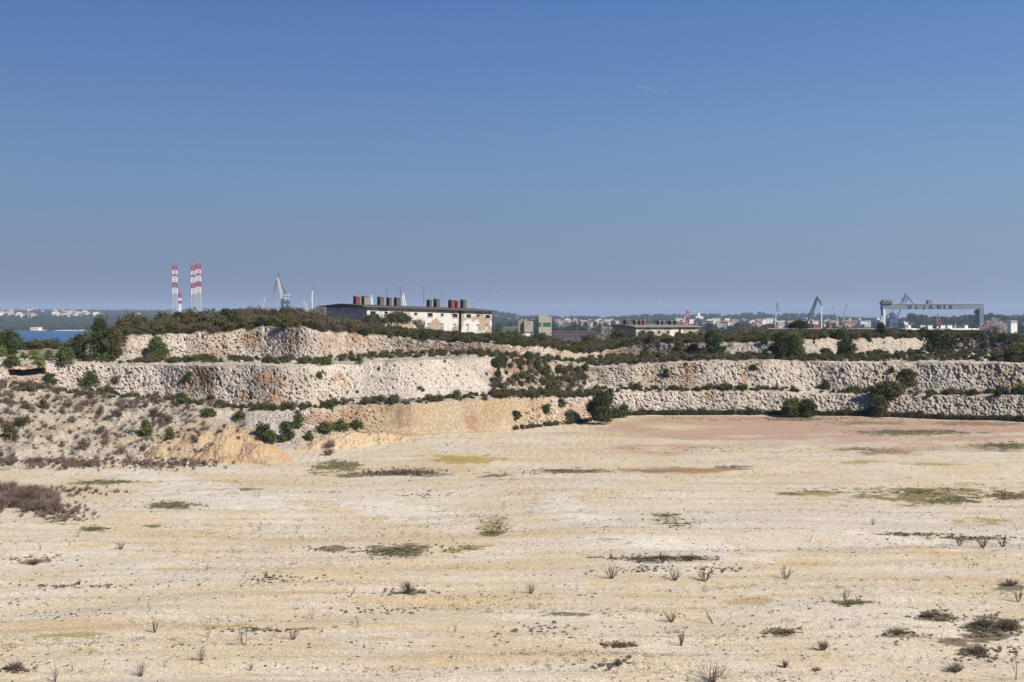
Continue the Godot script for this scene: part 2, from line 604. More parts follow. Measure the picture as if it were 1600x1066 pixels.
func leafy(seed_: int, clumps: int, per: int, leaf: float, colors: Array, upward := 0.0, dome := 0.85) -> ArrayMesh:
	# a shrub one metre tall and 1.2 m wide: stems that end in clumps of small leaves
	var rng := RandomNumberGenerator.new()
	rng.seed = seed_
	var b := MB.new()
	var lop := Vector3(rng.randf_range(0.75, 1.1), 1, rng.randf_range(0.75, 1.1))
	for k in clumps:
		var a := rng.randf() * TAU
		var up := rng.randf_range(0.12, 1.0)
		var out := sqrt(maxf(0.05, 1.0 - up * up * dome)) * rng.randf_range(0.45, 1.0)
		var p := Vector3(cos(a) * out * 0.5, up * rng.randf_range(0.70, 0.98) - 0.05, sin(a) * out * 0.5) * lop
		var color: Color = colors[rng.randi() % colors.size()]
		b.col = Color(0.10, 0.08, 0.06)
		b.twig(Vector3(p.x * 0.1, -0.05, p.z * 0.1), p, 0.03, 0.012)
		leaf_ball(b, rng, p, Vector3.ONE * rng.randf_range(0.11, 0.22), per, leaf, color, upward)
	return b.done(M.leaf)

func scrubby(seed_: int, stems: int, width: float, colors: Array, spread := 0.62) -> ArrayMesh:
	# a leafless shrub: a fan of stems, each forking into finer twigs
	var rng := RandomNumberGenerator.new()
	rng.seed = seed_
	var b := MB.new()
	for k in stems:
		var a := rng.randf() * TAU
		var lean := rng.randf() * spread
		var root := Vector3(cos(a), 0, sin(a)) * rng.randf() * 0.16
		var dir := Vector3(cos(a) * lean, 1.0 - lean * 0.35, sin(a) * lean).normalized()
		var l := rng.randf_range(0.45, 0.85)
		b.col = shade(colors[rng.randi() % colors.size()], rng)
		var m := root + dir * l * 0.55
		b.twig(root - Vector3(0, 0.06, 0), m, width, width * 0.75)
		for j in 4:
			var d2 := (dir + Vector3(rng.randfn(), rng.randfn() * 0.4 + 0.25, rng.randfn()) * 0.38).normalized()
			var e := m + d2 * l * rng.randf_range(0.3, 0.62)
			b.twig(root.lerp(m, rng.randf_range(0.55, 1.0)), e, width * 0.7, width * 0.3)
			var s := d2.cross(Vector3.UP).normalized()
			var mid := m.lerp(e, 0.6)
			b.tri(mid - s * width * 0.3, mid + s * width * 0.3, mid + (d2 + s * rng.randf_range(-0.7, 0.7)).normalized() * 0.16)
	return b.done(M.twig)

func bare_shrub(seed_: int, stems: int, spread: float, thick: float) -> ArrayMesh:
	# the dead shrubs near the camera: a few curved stems with side twigs, one metre tall
	var rng := RandomNumberGenerator.new()
	rng.seed = seed_
	var b := MB.new()
	for k in stems:
		var a := rng.randf() * TAU
		var lean := spread * rng.randf_range(0.15, 1.0)
		var p := Vector3(cos(a), 0, sin(a)) * rng.randf() * 0.05 + Vector3(0, -0.05, 0)
		var l := rng.randf_range(0.6, 1.05)
		var dir := Vector3(cos(a) * lean, 0.8, sin(a) * lean).normalized()
		b.col = shade(Color(0.058, 0.045, 0.04), rng, 0.35)
		for j in 4:
			var q := p + dir * l * 0.26
			b.twig(p, q, thick * (1.0 - j * 0.2), thick * (0.8 - j * 0.2))
			if j > 0:
				for side in 2:
					var d2 := (dir + Vector3(rng.randfn(), rng.randfn() * 0.5, rng.randfn()) * 0.5).normalized()
					b.twig(p.lerp(q, rng.randf()), q + d2 * l * rng.randf_range(0.08, 0.26), thick * 0.45, thick * 0.22)
			p = q
			dir = (dir + Vector3(rng.randfn() * 0.14, 0.16, rng.randfn() * 0.14)).normalized()
	return b.done(M.twig)

func tuft(seed_: int, blades: int, width: float, colors: Array, lean := 0.5) -> ArrayMesh:
	var rng := RandomNumberGenerator.new()
	rng.seed = seed_
	var b := MB.new()
	for k in blades:
		var a := rng.randf() * TAU
		var o := Vector3(rng.randfn(), 0, rng.randfn()) * 0.22
		var d := Vector3(cos(a) * lean, 1, sin(a) * lean) * rng.randf_range(0.5, 1.0)
		var s := Vector3(-sin(a), 0, cos(a)) * width
		b.col = shade(colors[rng.randi() % colors.size()], rng)
		b.tri(o - s, o + s, o + d)
	return b.done(M.leaf)

func pebble(seed_: int) -> ArrayMesh:
	var rng := RandomNumberGenerator.new()
	rng.seed = seed_
	var b := MB.new()
	var ring: Array[Vector3] = []
	var top := Vector3(rng.randf_range(-0.1, 0.1), 0.42, rng.randf_range(-0.1, 0.1))
	for k in 6:
		var a := k * TAU / 6.0 + rng.randf_range(-0.2, 0.2)
		ring.append(Vector3(cos(a) * rng.randf_range(0.4, 0.62), rng.randf_range(0.0, 0.18), sin(a) * rng.randf_range(0.35, 0.55)))
	for k in 6:
		var p := ring[k]
		var q := ring[(k + 1) % 6]
		b.tri(q, p, top)
		b.tri(p, q, Vector3(0, -0.3, 0))
	return b.done(M.dull)

func limb(b: MB, p: Vector3, q: Vector3, w: float, w2: float, rng: RandomNumberGenerator, bend := 0.06) -> void:
	var m := p.lerp(q, 0.5) + Vector3(rng.randfn(), rng.randfn() * 0.5, rng.randfn()) * bend * p.distance_to(q)
	b.twig(p, m, w, (w + w2) * 0.5)
	b.twig(m, q, (w + w2) * 0.5, w2)

func evergreen(called: String, label: String, base: Vector3, h: float, w: float, seed_: int, colors: Array, kind := "cone", group := "") -> Node3D:
	# trunk with limbs, and a crown of needle clumps carried by the limbs
	var rng := RandomNumberGenerator.new()
	rng.seed = seed_
	var t := thing(called, label, "tree", base - Vector3(0, 0.15, 0), rng.randf() * TAU, group)
	var tb := MB.new()
	tb.col = Color(0.13, 0.095, 0.07)
	var lean := Vector3(rng.randfn(), 0, rng.randfn()) * 0.05 * h
	var top := Vector3(lean.x, h * 0.92, lean.z)
	limb(tb, Vector3.ZERO, top * 0.55, h * 0.055, h * 0.035, rng, 0.03)
	limb(tb, top * 0.55, top, h * 0.035, h * 0.01, rng, 0.03)
	var cb := MB.new()
	var n := 58
	for k in n:
		var f := (k + 0.5) / n
		var y: float
		var r: float
		if kind == "cone":
			y = lerpf(0.10, 0.97, f)
			r = (1.0 - pow(f, 1.6) * 0.86) * (0.72 + 0.28 * sin(minf(f * 5.0, 1.57)))
		elif kind == "round":
			y = lerpf(0.06, 0.95, f)
			r = sqrt(maxf(0.06, 1.0 - pow((f - 0.42) / 0.62, 2.0)))
		else:                                  # umbrella: a flat crown on bare stems
			y = lerpf(0.52, 0.93, sqrt(f))
			r = sqrt(maxf(0.10, 1.0 - pow((y - 0.62) / 0.36, 2.0)))
		var a := k * 2.4 + rng.randf()
		var out := r * rng.randf_range(0.35, 1.0) * w * 0.5 * (1.0 + 0.26 * sin(a * 2.0 + seed_) + 0.2 * sin(a * 3.0 + y * 5.0 + seed_ * 1.7))
		var p := Vector3(cos(a) * out, y * h, sin(a) * out) + lean * y
		var from := top * clampf(y - 0.12, 0.05, 0.95)
		limb(tb, from, p, h * 0.014, h * 0.006, rng)
		var s := w * rng.randf_range(0.10, 0.19)
		leaf_ball(cb, rng, p, Vector3(s, s * 0.8, s), 110, maxf(0.20, w * 0.06), colors[rng.randi() % colors.size()], 0.7)
	part("trunk", tb, M.twig, t)
	part("crown", cb, M.leaf, t)
	return t

func branch(b: MB, rng: RandomNumberGenerator, p: Vector3, d: Vector3, l: float, w: float, depth: int, ends: Array) -> void:
	var q := p + d * l
	limb(b, p, q, w, w * 0.68, rng, 0.05)
	if depth == 0:
		ends.append(q)
		return
	for k in 3:
		var e := (d + Vector3(rng.randfn(), rng.randfn() * 0.6 + 0.12, rng.randfn()) * 0.55).normalized()
		branch(b, rng, p.lerp(q, rng.randf_range(0.7, 1.0)), e, l * rng.randf_range(0.62, 0.85), w * 0.55, depth - 1, ends)

func bare_tree(called: String, label: String, base: Vector3, h: float, w: float, seed_: int, bark: Color, bloom := 0, bloom_colors := [], group := "") -> Node3D:
	var rng := RandomNumberGenerator.new()
	rng.seed = seed_
	var t := thing(called, label, "tree", base - Vector3(0, 0.1, 0), 0.0, group)
	var b := MB.new()
	b.col = bark
	var ends: Array = []
	for k in 4:
		var a := k * TAU / 4 + rng.randf()
		branch(b, rng, Vector3(0, h * 0.10, 0), Vector3(cos(a) * 0.55, 0.8, sin(a) * 0.55).normalized(), h * 0.30, h * 0.035, 4, ends)
	b.twig(Vector3.ZERO, Vector3(0, h * 0.14, 0), h * 0.07, h * 0.055)
	var reach := 0.1
	var high := 0.1
	for e in ends:
		reach = maxf(reach, Vector2(e.x, e.z).length())
		high = maxf(high, e.y)
	var fit := Vector3(w * 0.5 / reach, h / high, w * 0.5 / reach)
	for i in b.v.size():
		b.v[i] = b.v[i] * fit
	part("trunk", b, M.twig, t)
	if bloom:
		var cb := MB.new()
		for e in ends:
			leaf_ball(cb, rng, e * fit, Vector3.ONE * w * 0.06, bloom, 0.17, bloom_colors[rng.randi() % bloom_colors.size()])
		part("crown", cb, M.leaf, t)
	return t

var bushes := {}
const OLIVES := [Color(0.088, 0.078, 0.036), Color(0.074, 0.072, 0.032), Color(0.105, 0.085, 0.05), Color(0.066, 0.066, 0.030)]
const GREENS := [Color(0.075, 0.092, 0.028), Color(0.092, 0.105, 0.036), Color(0.058, 0.075, 0.026)]
const PINES := [Color(0.046, 0.060, 0.023), Color(0.06, 0.074, 0.028), Color(0.038, 0.050, 0.022)]
const DRIES := [Color(0.125, 0.092, 0.082), Color(0.10, 0.075, 0.067), Color(0.16, 0.122, 0.098)]
const DUSKY := [Color(0.098, 0.084, 0.066), Color(0.12, 0.102, 0.082), Color(0.078, 0.067, 0.052)]

func grow_prototypes() -> void:
	bushes = {"olive": [], "green": [], "dark": [], "dry": [], "grey": [], "lime": []}
	for k in 5:
		bushes.olive.append(leafy(100 + k, 30, 46, 0.085, OLIVES))
		bushes.green.append(leafy(200 + k, 26, 52, 0.10, GREENS, 0.8))
		bushes.dark.append(leafy(300 + k, 30, 50, 0.09, PINES, 0.4))
		bushes.dry.append(scrubby(400 + k, 34, 0.019, DRIES))
		bushes.grey.append(leafy(500 + k, 24, 30, 0.065, DUSKY, 0.6))
		bushes.lime.append(leafy(600 + k, 24, 50, 0.09, [Color(0.16, 0.17, 0.04), Color(0.12, 0.14, 0.04)], 0.6))

const NAMES := {"olive": "olive_bush", "green": "green_bush", "dark": "dark_bush", "dry": "dry_shrub", "grey": "grey_bush", "lime": "yellow_green_bush"}
func bush(kind: String, p: Vector3, h: float, w: float, rng: RandomNumberGenerator, label: String, group := "") -> MeshInstance3D:
	var o := obj(NAMES[kind], bushes[kind][rng.randi() % 5])
	o.position = p - Vector3(0, h * 0.04, 0)
	o.rotation.y = rng.randf() * TAU
	o.scale = Vector3(w / 1.15, h, w / 1.15)
	tag(o, label, "shrub" if kind == "dry" else "bush", group)
	return o

const WORDS := {"olive": "olive bush", "green": "green bush", "dark": "dark bush", "dry": "leafless shrub", "grey": "greyish bush", "lime": "yellow green bush"}
func thicket(seed_: int, s: int, u0: float, u1: float, t0: float, t1: float, counts: Dictionary, h0: float, h1: float, where: String, wide := 1.15) -> void:
	var rng := RandomNumberGenerator.new()
	rng.seed = seed_
	for kind in counts:
		var places: Array = []
		for k in counts[kind]:
			var u := rng.randf_range(u0, u1)
			var h := rng.randf_range(h0, h1)
			places.append([u, h, on_stretch(u, s, rng.randf_range(t0, t1))])
		places.sort_custom(func(x, y): return x[0] < y[0])
		var mid := (h0 + h1) / 2
		for k in places.size():
			var p: Array = places[k]
			bush(kind, p[2], p[1], p[1] * wide * rng.randf_range(0.8, 1.3), rng, "%s, %s from the left %s" % [WORDS[kind], ordinal(k + 1), where], "%s%s %s" % [WORDS[kind], "s" if kind == "dry" else "es", where])

func ordinal(k: int) -> String:
	var words := ["first", "second", "third", "fourth", "fifth", "sixth", "seventh", "eighth", "ninth", "tenth"]
	if k <= 10:
		return words[k - 1]
	var tail := "th"
	if k % 100 < 11 or k % 100 > 13:
		tail = ["th", "st", "nd", "rd", "th", "th", "th", "th", "th", "th"][k % 10]
	return "%d%s" % [k, tail]

func spread(called: String, label: String, mesh: Mesh, places: Array) -> MultiMeshInstance3D:
	var mm := MultiMesh.new()
	mm.transform_format = MultiMesh.TRANSFORM_3D
	mm.mesh = mesh
	mm.instance_count = places.size()
	for k in places.size():
		mm.set_instance_transform(k, places[k])
	var o := MultiMeshInstance3D.new()
	o.name = numbered(called)
	o.multimesh = mm
	add_child(o)
	tag(o, label, "", "", "stuff")
	return o

func turned(p: Vector3, rng: RandomNumberGenerator, h: float, w: float) -> Transform3D:
	return Transform3D(Basis(Vector3.UP, rng.randf() * TAU).scaled(Vector3(w, h, w)), p)

# ------------------------------------------------------------------ the land and sea beyond
const RIDGE := [-700, 485, 0, 484, 100, 484.6, 250, 485, 330, 487, 560, 489, 740, 492, 775, 491.6, 792, 492, 806, 495.5, 860, 498, 900, 498.5, 960, 498, 1000, 495.5, 1015, 494.7, 1060, 495.3, 1080, 497, 1100, 494, 1120, 494, 1137, 496, 1160, 492.6, 1182, 491.2, 1212, 496, 1226, 493.6, 1250, 493, 1290, 495, 1320, 499, 1370, 502, 1480, 502, 1530, 498, 1560, 498, 1600, 495, 2300, 494]
const SHORE := [420, 590, 1500, 560, 2120, 522, 2174, 517.3, 2300, 511, 2900, 497.5, 3400, 493, 4200, 488.5, 5200, 484.4]
var n_land := noise(31, 0.004, 4)
var n_wood := noise(32, 0.0016, 3)

func land_h(u: float, d: float) -> float:
	var l := 1.0 - sstep(225, 330, u)
	var far := lerpf(3600, 5200, l)
	var ridge := EYE + ray(u, table(RIDGE, u)).y * far
	var base := lerpf(-3.0, -9.0, clampf((d - 420.0) / 2200.0, 0, 1))
	var y := lerpf(base, ridge, sstep(far * 0.70, far, d))
	if l > 0.0:
		var x := (u - 800.0) / FOCAL * d
		var lift := n_land.get_noise_2d(x, d) * 70.0
		var shore := EYE + ray(u, table(SHORE, d + (lift if d > 2160 and d < 5000 else 0.0))).y * d
		if d < 2140:
			shore = lerpf(-24.0, -34.0, sstep(420, 520, d))
		y = lerpf(y, shore, l)
	else:
		y += n_land.get_noise_2d((u - 800.0) / FOCAL * d, d) * 4.0 * sstep(500, 900, d)
	if d > far:
		y = lerpf(y, -30.0, sstep(far, far * 1.35, d))
	return y

func on_land(u: float, d: float) -> Vector3:
	return Vector3((u - 800.0) / FOCAL * d, land_h(u, d), -d)

func lowland() -> ArrayMesh:
	var b := MB.new()
	var rows := PackedFloat32Array()
	var d := 415.0
	while d < 7600.0:
		rows.append(d)
		d *= 1.035
	var nu := 260
	var pts := PackedVector3Array()
	var cs := PackedColorArray()
	for i in nu + 1:
		var u := lerpf(-720, 2320, float(i) / nu)
		for r in rows:
			var p := on_land(u, r)
			pts.append(p)
			var w := n_wood.get_noise_2d(p.x, p.z)
			var c := mixc(Color(0.055, 0.068, 0.038), Color(0.15, 0.135, 0.085), w * 1.5 + 0.15)
			if r > 2150 and p.y < SEA + 1.6 and u < 330:
				c = Color(0.45, 0.42, 0.36)               # pale rocks along the waterline
			cs.append(c)
	var nr := rows.size()
	for i in nu:
		for r in nr - 1:
			var k := i * nr + r
			b.col = cs[k]
			b.quad(pts[k], pts[k + nr], pts[k + nr + 1], pts[k + 1])
	return b.done(M.far)

var house_kinds: Array = []
func house_shape(size: Vector3, wall: Color, roof: Color, hip: bool) -> Array:
	var w := MB.new()
	w.col = wall
	w.span(Vector3(-size.x / 2, -4, -size.z / 2), Vector3(size.x / 2, size.y, size.z / 2))
	var r := MB.new()
	r.col = roof
	var x := size.x / 2 + 0.5
	var z := size.z / 2 + 0.5
	var y := size.y + 0.02
	if hip:
		var t := size.y + size.z * 0.24
		var k := size.x / 2 * 0.5
		var a := Vector3(-k, t, 0)
		var b := Vector3(k, t, 0)
		r.quad(Vector3(-x, y, z), Vector3(x, y, z), b, a)
		r.quad(Vector3(x, y, -z), Vector3(-x, y, -z), a, b)
		r.tri(Vector3(x, y, z), Vector3(x, y, -z), b)
		r.tri(Vector3(-x, y, -z), Vector3(-x, y, z), a)
		r.quad(Vector3(-x, y, -z), Vector3(x, y, -z), Vector3(x, y, z), Vector3(-x, y, z))
	else:
		r.span(Vector3(-x, y, -z), Vector3(x, y + 0.5, z))
	var g := MB.new()
	g.col = Color(0.05, 0.05, 0.055)
	var n := int(size.x / 3.0)
	for s in maxi(1, int(size.y / 3.0)):
		for k in n:
			for side in [-1, 1]:
				g.box(Vector3(-size.x / 2 + (k + 0.5) * size.x / n, 1.7 + s * 3.0, side * size.z / 2), Vector3(1.0, 1.3, 0.12))
	return [w.done(M.far), r.done(M.far), g.done(M.far)]

func house(called: String, label: String, category: String, p: Vector3, turn: float, shape: Array, group := "") -> Node3D:
	var t := thing(called, label, category, p, turn, group)
	obj("wall", shape[0], t)
	obj("roof", shape[1], t)
	var w := obj("windows", shape[2], t)
	w.set_meta("kind", "stuff")
	return t

func far_block(called: String, label: String, category: String, u0: float, u1: float, vt: float, vb: float, d: float, deep: float, wall: Color, roof: Color, windows := 0, floors := 0) -> Node3D:
	# a box-shaped building far off, with its rows of windows
	var a := at(u0, vb, d)
	var b := at(u1, vt, d)
	var w := b.x - a.x
	var h := b.y - a.y
	var t := thing(called, label, category, Vector3((a.x + b.x) / 2, a.y, a.z - deep / 2))
	var m := MB.new()
	m.col = wall
	m.span(Vector3(-w / 2, -8, -deep / 2), Vector3(w / 2, h - 0.4, deep / 2))
	part("wall", m, M.far, t)
	m = MB.new()
	m.col = roof
	m.span(Vector3(-w / 2 - 0.3, h - 0.4, -deep / 2 - 0.3), Vector3(w / 2 + 0.3, h, deep / 2 + 0.3))
	part("roof", m, M.far, t)
	for s in floors:
		for k in windows:
			m = MB.new()
			m.col = Color(0.06, 0.06, 0.07)
			m.box(Vector3(-w / 2 + (k + 0.5) * w / windows, h * (s + 0.6) / (floors + 0.3), deep / 2 + 0.02), Vector3(w / windows * 0.5, h / floors * 0.42, 0.12))
			part("window", m, M.far, t)
	return t

# ------------------------------------------------------------------ the abandoned barracks
func reach(t: Node3D, u: float, from: Vector3, dir: Vector3) -> float:
	# how far along dir (in the building's own axes) the photo's column u is met
	var lo := 0.0
	var hi := 90.0
	var up := seen_at(t.transform * (from + dir * hi)).x > seen_at(t.transform * from).x
	for k in 40:
		var m := (lo + hi) / 2
		if (seen_at(t.transform * (from + dir * m)).x < u) == up:
			lo = m
		else:
			hi = m
	return lo

func wall_grid(b: MB, o: Vector3, du: Vector3, dv: Vector3, nu: int, nv: int, holes: Array, tint: Callable) -> void:
	# a wall of small facets round rectangular openings; holes are Rect2i in cells
	for i in nu:
		for j in nv:
			var hole := false
			for r in holes:
				if r.has_point(Vector2i(i, j)):
					hole = true
					break
			if hole:
				continue
			var p := o + du * i + dv * j
			b.col = tint.call(p + (du + dv) * 0.5)
			b.quad(p, p + du, p + du + dv, p + dv)

func opening(t: Node3D, o: Vector3, w: float, h: float, deep: float, frame: Color, dark: bool, rng: RandomNumberGenerator) -> void:
	var b := MB.new()
	b.col = frame
	var a := o
	var x := Vector3(w, 0, 0)
	var y := Vector3(0, h, 0)
	var z := Vector3(0, 0, -deep)
	b.quad(a + x, a, a + z, a + x + z)
	b.quad(a + y, a + y + x, a + y + x + z, a + y + z)
	b.quad(a, a + y, a + y + z, a + z)
	b.quad(a + x + y, a + x, a + x + z, a + x + y + z)
	b.box(a + Vector3(w / 2, -0.06, 0.05), Vector3(w + 0.25, 0.12, 0.22))     # sill
	var win := part("window", b, M.dull, t)
	if not dark:
		var f := MB.new()
		f.col = Color(0.6, 0.59, 0.55)
		for e in [[0.05, 0.0], [w - 0.05, 0.0], [w / 2, 0.0]]:
			f.box(a + Vector3(e[0], h / 2, -deep * 0.55), Vector3(0.1, h, 0.08))
		f.box(a + Vector3(w / 2, h * 0.62, -deep * 0.55), Vector3(w, 0.1, 0.09))
		if rng.randf() < 0.5:
			f.box(a + Vector3(w * 0.25, h * 0.3, -deep * 0.5), Vector3(w * 0.45, h * 0.5, 0.05))
		part("frame", f, M.dull, win)
	var g := MB.new()
	g.col = Color(0.02, 0.02, 0.022)
	g.quad(a + z, a + x + z, a + x + y + z, a + y + z)
	part("pane", g, M.dull, win)

func barracks(label: String, cfg: Dictionary) -> Node3D:
	var rng := RandomNumberGenerator.new()
	rng.seed = cfg.seed
	var eave := at(cfg.corner_u, cfg.corner_v, cfg.depth)
	var high: float = cfg.height
	var t := thing("barracks", label, "building", eave - Vector3(0, high, 0))
	t.basis = Basis(Vector3.UP, deg_to_rad(cfg.yaw)) * Basis(Vector3.BACK, deg_to_rad(-cfg.tilt))
	var up := Vector3(0, high, 0)
	var long := reach(t, cfg.right_u, up, Vector3.RIGHT)
	var deep := reach(t, cfg.left_u, up, Vector3.FORWARD)
	deep = minf(deep, 24.0)
	var n_peel := noise(cfg.seed + 1, 0.13, 3)
	var cell := 0.3
	var holes: Array = []
	for w in cfg.windows:                     # [u, metres below the eave, width, height, dark]
		var x := reach(t, w[0], up - Vector3(0, w[1], 0), Vector3.RIGHT)
		var i := int(round((x - w[2] / 2) / cell))
		var j := int(round((high - w[1] - w[3]) / cell))
		var r := Rect2i(i, j, maxi(1, int(round(w[2] / cell))), maxi(1, int(round(w[3] / cell))))
		holes.append(r)
		opening(t, Vector3(i * cell, j * cell, 0), r.size.x * cell, r.size.y * cell, 0.32, Color(0.5, 0.48, 0.43), w[4], rng)
	var wall := MB.new()
	var lime: Color = cfg.lime
	var bare: Color = cfg.bare
	var tint := func(p: Vector3) -> Color:
		var k: float = n_peel.get_noise_2d(p.x, p.y * 1.3) + 0.10 * n_peel.get_noise_2d(p.x * 5.0, p.y * 5.0)
		return mixc(lime, bare, (k - float(cfg.peel)) * 14.0) * (1.0 + 0.12 * n_peel.get_noise_2d(p.x * 7.0, p.y * 2.0))
	if cfg.has("groove_u"):
		var gx := reach(t, cfg.groove_u, up, Vector3.RIGHT)
		var gi := int(round(gx / cell))
		var r := Rect2i(gi, 0, 3, int(high / cell))
		holes.append(r)
		var g := MB.new()
		g.col = bare * 0.8
		var a := Vector3(gi * cell, 0, 0)
		g.quad(a + Vector3(0, 0, -0.9), a + Vector3(0.9, 0, -0.9), a + Vector3(0.9, high, -0.9), a + Vector3(0, high, -0.9))
		g.quad(a, a + Vector3(0, 0, -0.9), a + Vector3(0, high, -0.9), a + up)
		g.quad(a + Vector3(0.9, 0, -0.9), a + Vector3(0.9, 0, 0), a + Vector3(0.9, high, 0), a + Vector3(0.9, high, -0.9))
		g.col = Color(0.12, 0.115, 0.11)
		g.beam(a + Vector3(0.25, 0, -0.25), a + Vector3(0.25, high, -0.25), 0.16)
		part("downpipe_recess", g, M.dull, t)
	wall_grid(wall, Vector3.ZERO, Vector3(cell, 0, 0), Vector3(0, cell, 0), int(long / cell), int(high / cell), holes, tint)
	var l2 := int(long / cell) * cell
	wall.col = bare
	wall.quad(Vector3(l2, 0, 0), Vector3(l2, 0, -deep), Vector3(l2, high, -deep), Vector3(l2, high, 0))
	wall.quad(Vector3(l2, 0, -deep), Vector3(0, 0, -deep), Vector3(0, high, -deep), Vector3(l2, high, -deep))
	part("facade", wall, M.dull, t)
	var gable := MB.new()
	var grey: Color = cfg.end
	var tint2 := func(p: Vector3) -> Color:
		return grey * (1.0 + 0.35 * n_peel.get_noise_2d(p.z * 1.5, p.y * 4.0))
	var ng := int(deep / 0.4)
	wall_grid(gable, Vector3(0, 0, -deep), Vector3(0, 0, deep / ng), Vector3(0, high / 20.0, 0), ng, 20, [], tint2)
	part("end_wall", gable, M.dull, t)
	# the roof: a very low gable with wide eaves
	var roof := MB.new()
	roof.col = cfg.roof
	var o := 1.0
	var th: float = cfg.get("fascia", 0.28)
	var ridge: float = cfg.get("ridge", 0.55)
	var y0 := high + 0.003
	var xs := [-o * 1.6, l2 + o]
	var prof := [Vector2(o, y0), Vector2(o, y0 + th), Vector2(-deep / 2, y0 + th + ridge), Vector2(-deep - o, y0 + th), Vector2(-deep - o, y0)]
	for k in 5:
		var p: Vector2 = prof[k]
		var q: Vector2 = prof[(k + 1) % 5]
		roof.quad(Vector3(xs[0], p.y, p.x), Vector3(xs[1], p.y, p.x), Vector3(xs[1], q.y, q.x), Vector3(xs[0], q.y, q.x))
	for x in xs:
		for k in range(1, 4):
			var a := Vector3(x, prof[0].y, prof[0].x)
			var b2 := Vector3(x, prof[k].y, prof[k].x)
			var c2 := Vector3(x, prof[k + 1].y, prof[k + 1].x)
			if x < 0:
				roof.tri(a, b2, c2)
			else:
				roof.tri(a, c2, b2)
	var roof_part := part("roof", roof, M.dull, t)
	for c in cfg.chimneys:                    # [u0, u1, visible height, colour]
		var z := -deep * 0.36
		var yb := high + th + ridge * 0.7
		var x0 := reach(t, c[0], Vector3(0, yb, z), Vector3.RIGHT)
		var x1 := reach(t, c[1], Vector3(0, yb, z), Vector3.RIGHT)
		# the side that faces left shows too, so the stack is narrower than its outline
		var wide := maxf(0.5, (x1 - x0) * cfg.get("stack", 0.62))
		var dz: float = cfg.get("stack_deep", 1.3)
		var s := MB.new()
		s.col = c[3]
		var top: float = yb + c[2]
		s.span(Vector3(x1 - wide, yb - 0.5, z - dz), Vector3(x1, top - 0.35, z))
		for e in [0.0, 1.0]:
			for f in [0.0, 0.5, 1.0]:
				s.box(Vector3(x1 - wide + 0.1 + e * (wide - 0.2), top - 0.24, z - 0.1 - f * (dz - 0.2)), Vector3(0.18, 0.24, 0.18))
		var stack := part("chimney", s, M.dull, roof_part)
		var cap := MB.new()
		cap.col = cfg.get("cap", Color(0.22, 0.19, 0.17))
		cap.span(Vector3(x1 - wide - 0.08, top - 0.12, z - dz - 0.08), Vector3(x1 + 0.08, top, z + 0.08))
		part("chimney_cap", cap, M.dull, roof_part)
	return t

# ------------------------------------------------------------------ cranes, masts and towers of the shipyard
func steel(b: MB, d: float, u0: float, v0: float, u1: float, v1: float, px: float, twin := 0.0, lace := false) -> void:
	# a member between two points of the crane's plane, doubled front and back when twin
	var w := px * d / FOCAL * (0.72 if twin > 0.0 else 1.0)
	var p := at(u0, v0, d)
	var q := at(u1, v1, d)
	if twin <= 0.0:
		b.beam(p, q, w)
		return
	var o := Vector3(0, 0, twin)
	b.beam(p + o, q + o, w)
	b.beam(p - o, q - o, w)
	if lace:
		var n := int(p.distance_to(q) / (twin * 2.5)) + 1
		for k in n:
			b.beam(p.lerp(q, float(k) / n) + o, p.lerp(q, float(k + 1) / n) - o, w * 0.6)

func crane(called: String, label: String, d: float, foot_u: float, foot_v: float, foot_w: float, pieces: Array, category := "crane") -> Node3D:
	# pieces: [part name, colour, twin, [u0, v0, u1, v1, px], ...]; four portal legs reach down to the quay
	var base := at(foot_u, foot_v, d)
	var t := thing(called, label, category, Vector3(base.x, -6, base.z))
	for piece in pieces:
		var b := MB.new()
		b.col = piece[1]
		for k in range(3, piece.size()):
			var s: Array = piece[k]
			steel(b, d, s[0], s[1], s[2], s[3], s[4], piece[2], piece[2] > 0.0)
		var off := t.position
		for k in b.v.size():
			b.v[k] -= off
		part(piece[0], b, M.paint, t)
	if foot_w > 0.0:
		var top := base - t.position
		for sx in [-1, 1]:
			for sz in [-1, 1]:
				var b := MB.new()
				b.col = pieces[0][1]
				b.beam(Vector3(sx * foot_w, 0, sz * foot_w), top + Vector3(sx * foot_w * 0.5, 0, sz * foot_w * 0.5), foot_w * 0.22)
				part("portal_leg", b, M.paint, t)
	return t

func jack_tower(label: String, u: float, vtop: float, d: float, wide: float, bands: Array, group: String) -> void:
	var t := thing("lattice_tower", label, "lattice tower", at(u, 500, d), 0.35, group)
	t.position.y = -6
	var low := -6.0
	for k in bands.size() - 1:
		var band: Array = bands[k]
		var y1: float = at(u, band[0], d).y - low
		var y0: float = at(u, bands[k + 1][0], d).y - low
		var b := MB.new()
		b.col = band[1]
		var bays := maxi(1, int(round((y1 - y0) / wide * 1.5)))
		b.lattice(Vector3(0, y0, 0), Vector3(0, y1, 0), wide, wide, bays, band[2], band[3])
		part("lattice_section", b, M.paint, t)
	var b := MB.new()
	b.col = bands[bands.size() - 2][1]
	var yb: float = at(u, bands[bands.size() - 1][0], d).y - low
	b.lattice(Vector3(0, 0, 0), Vector3(0, yb, 0), wide, wide, 6, 0.35, 0.16)
	part("lattice_section", b, M.paint, t)

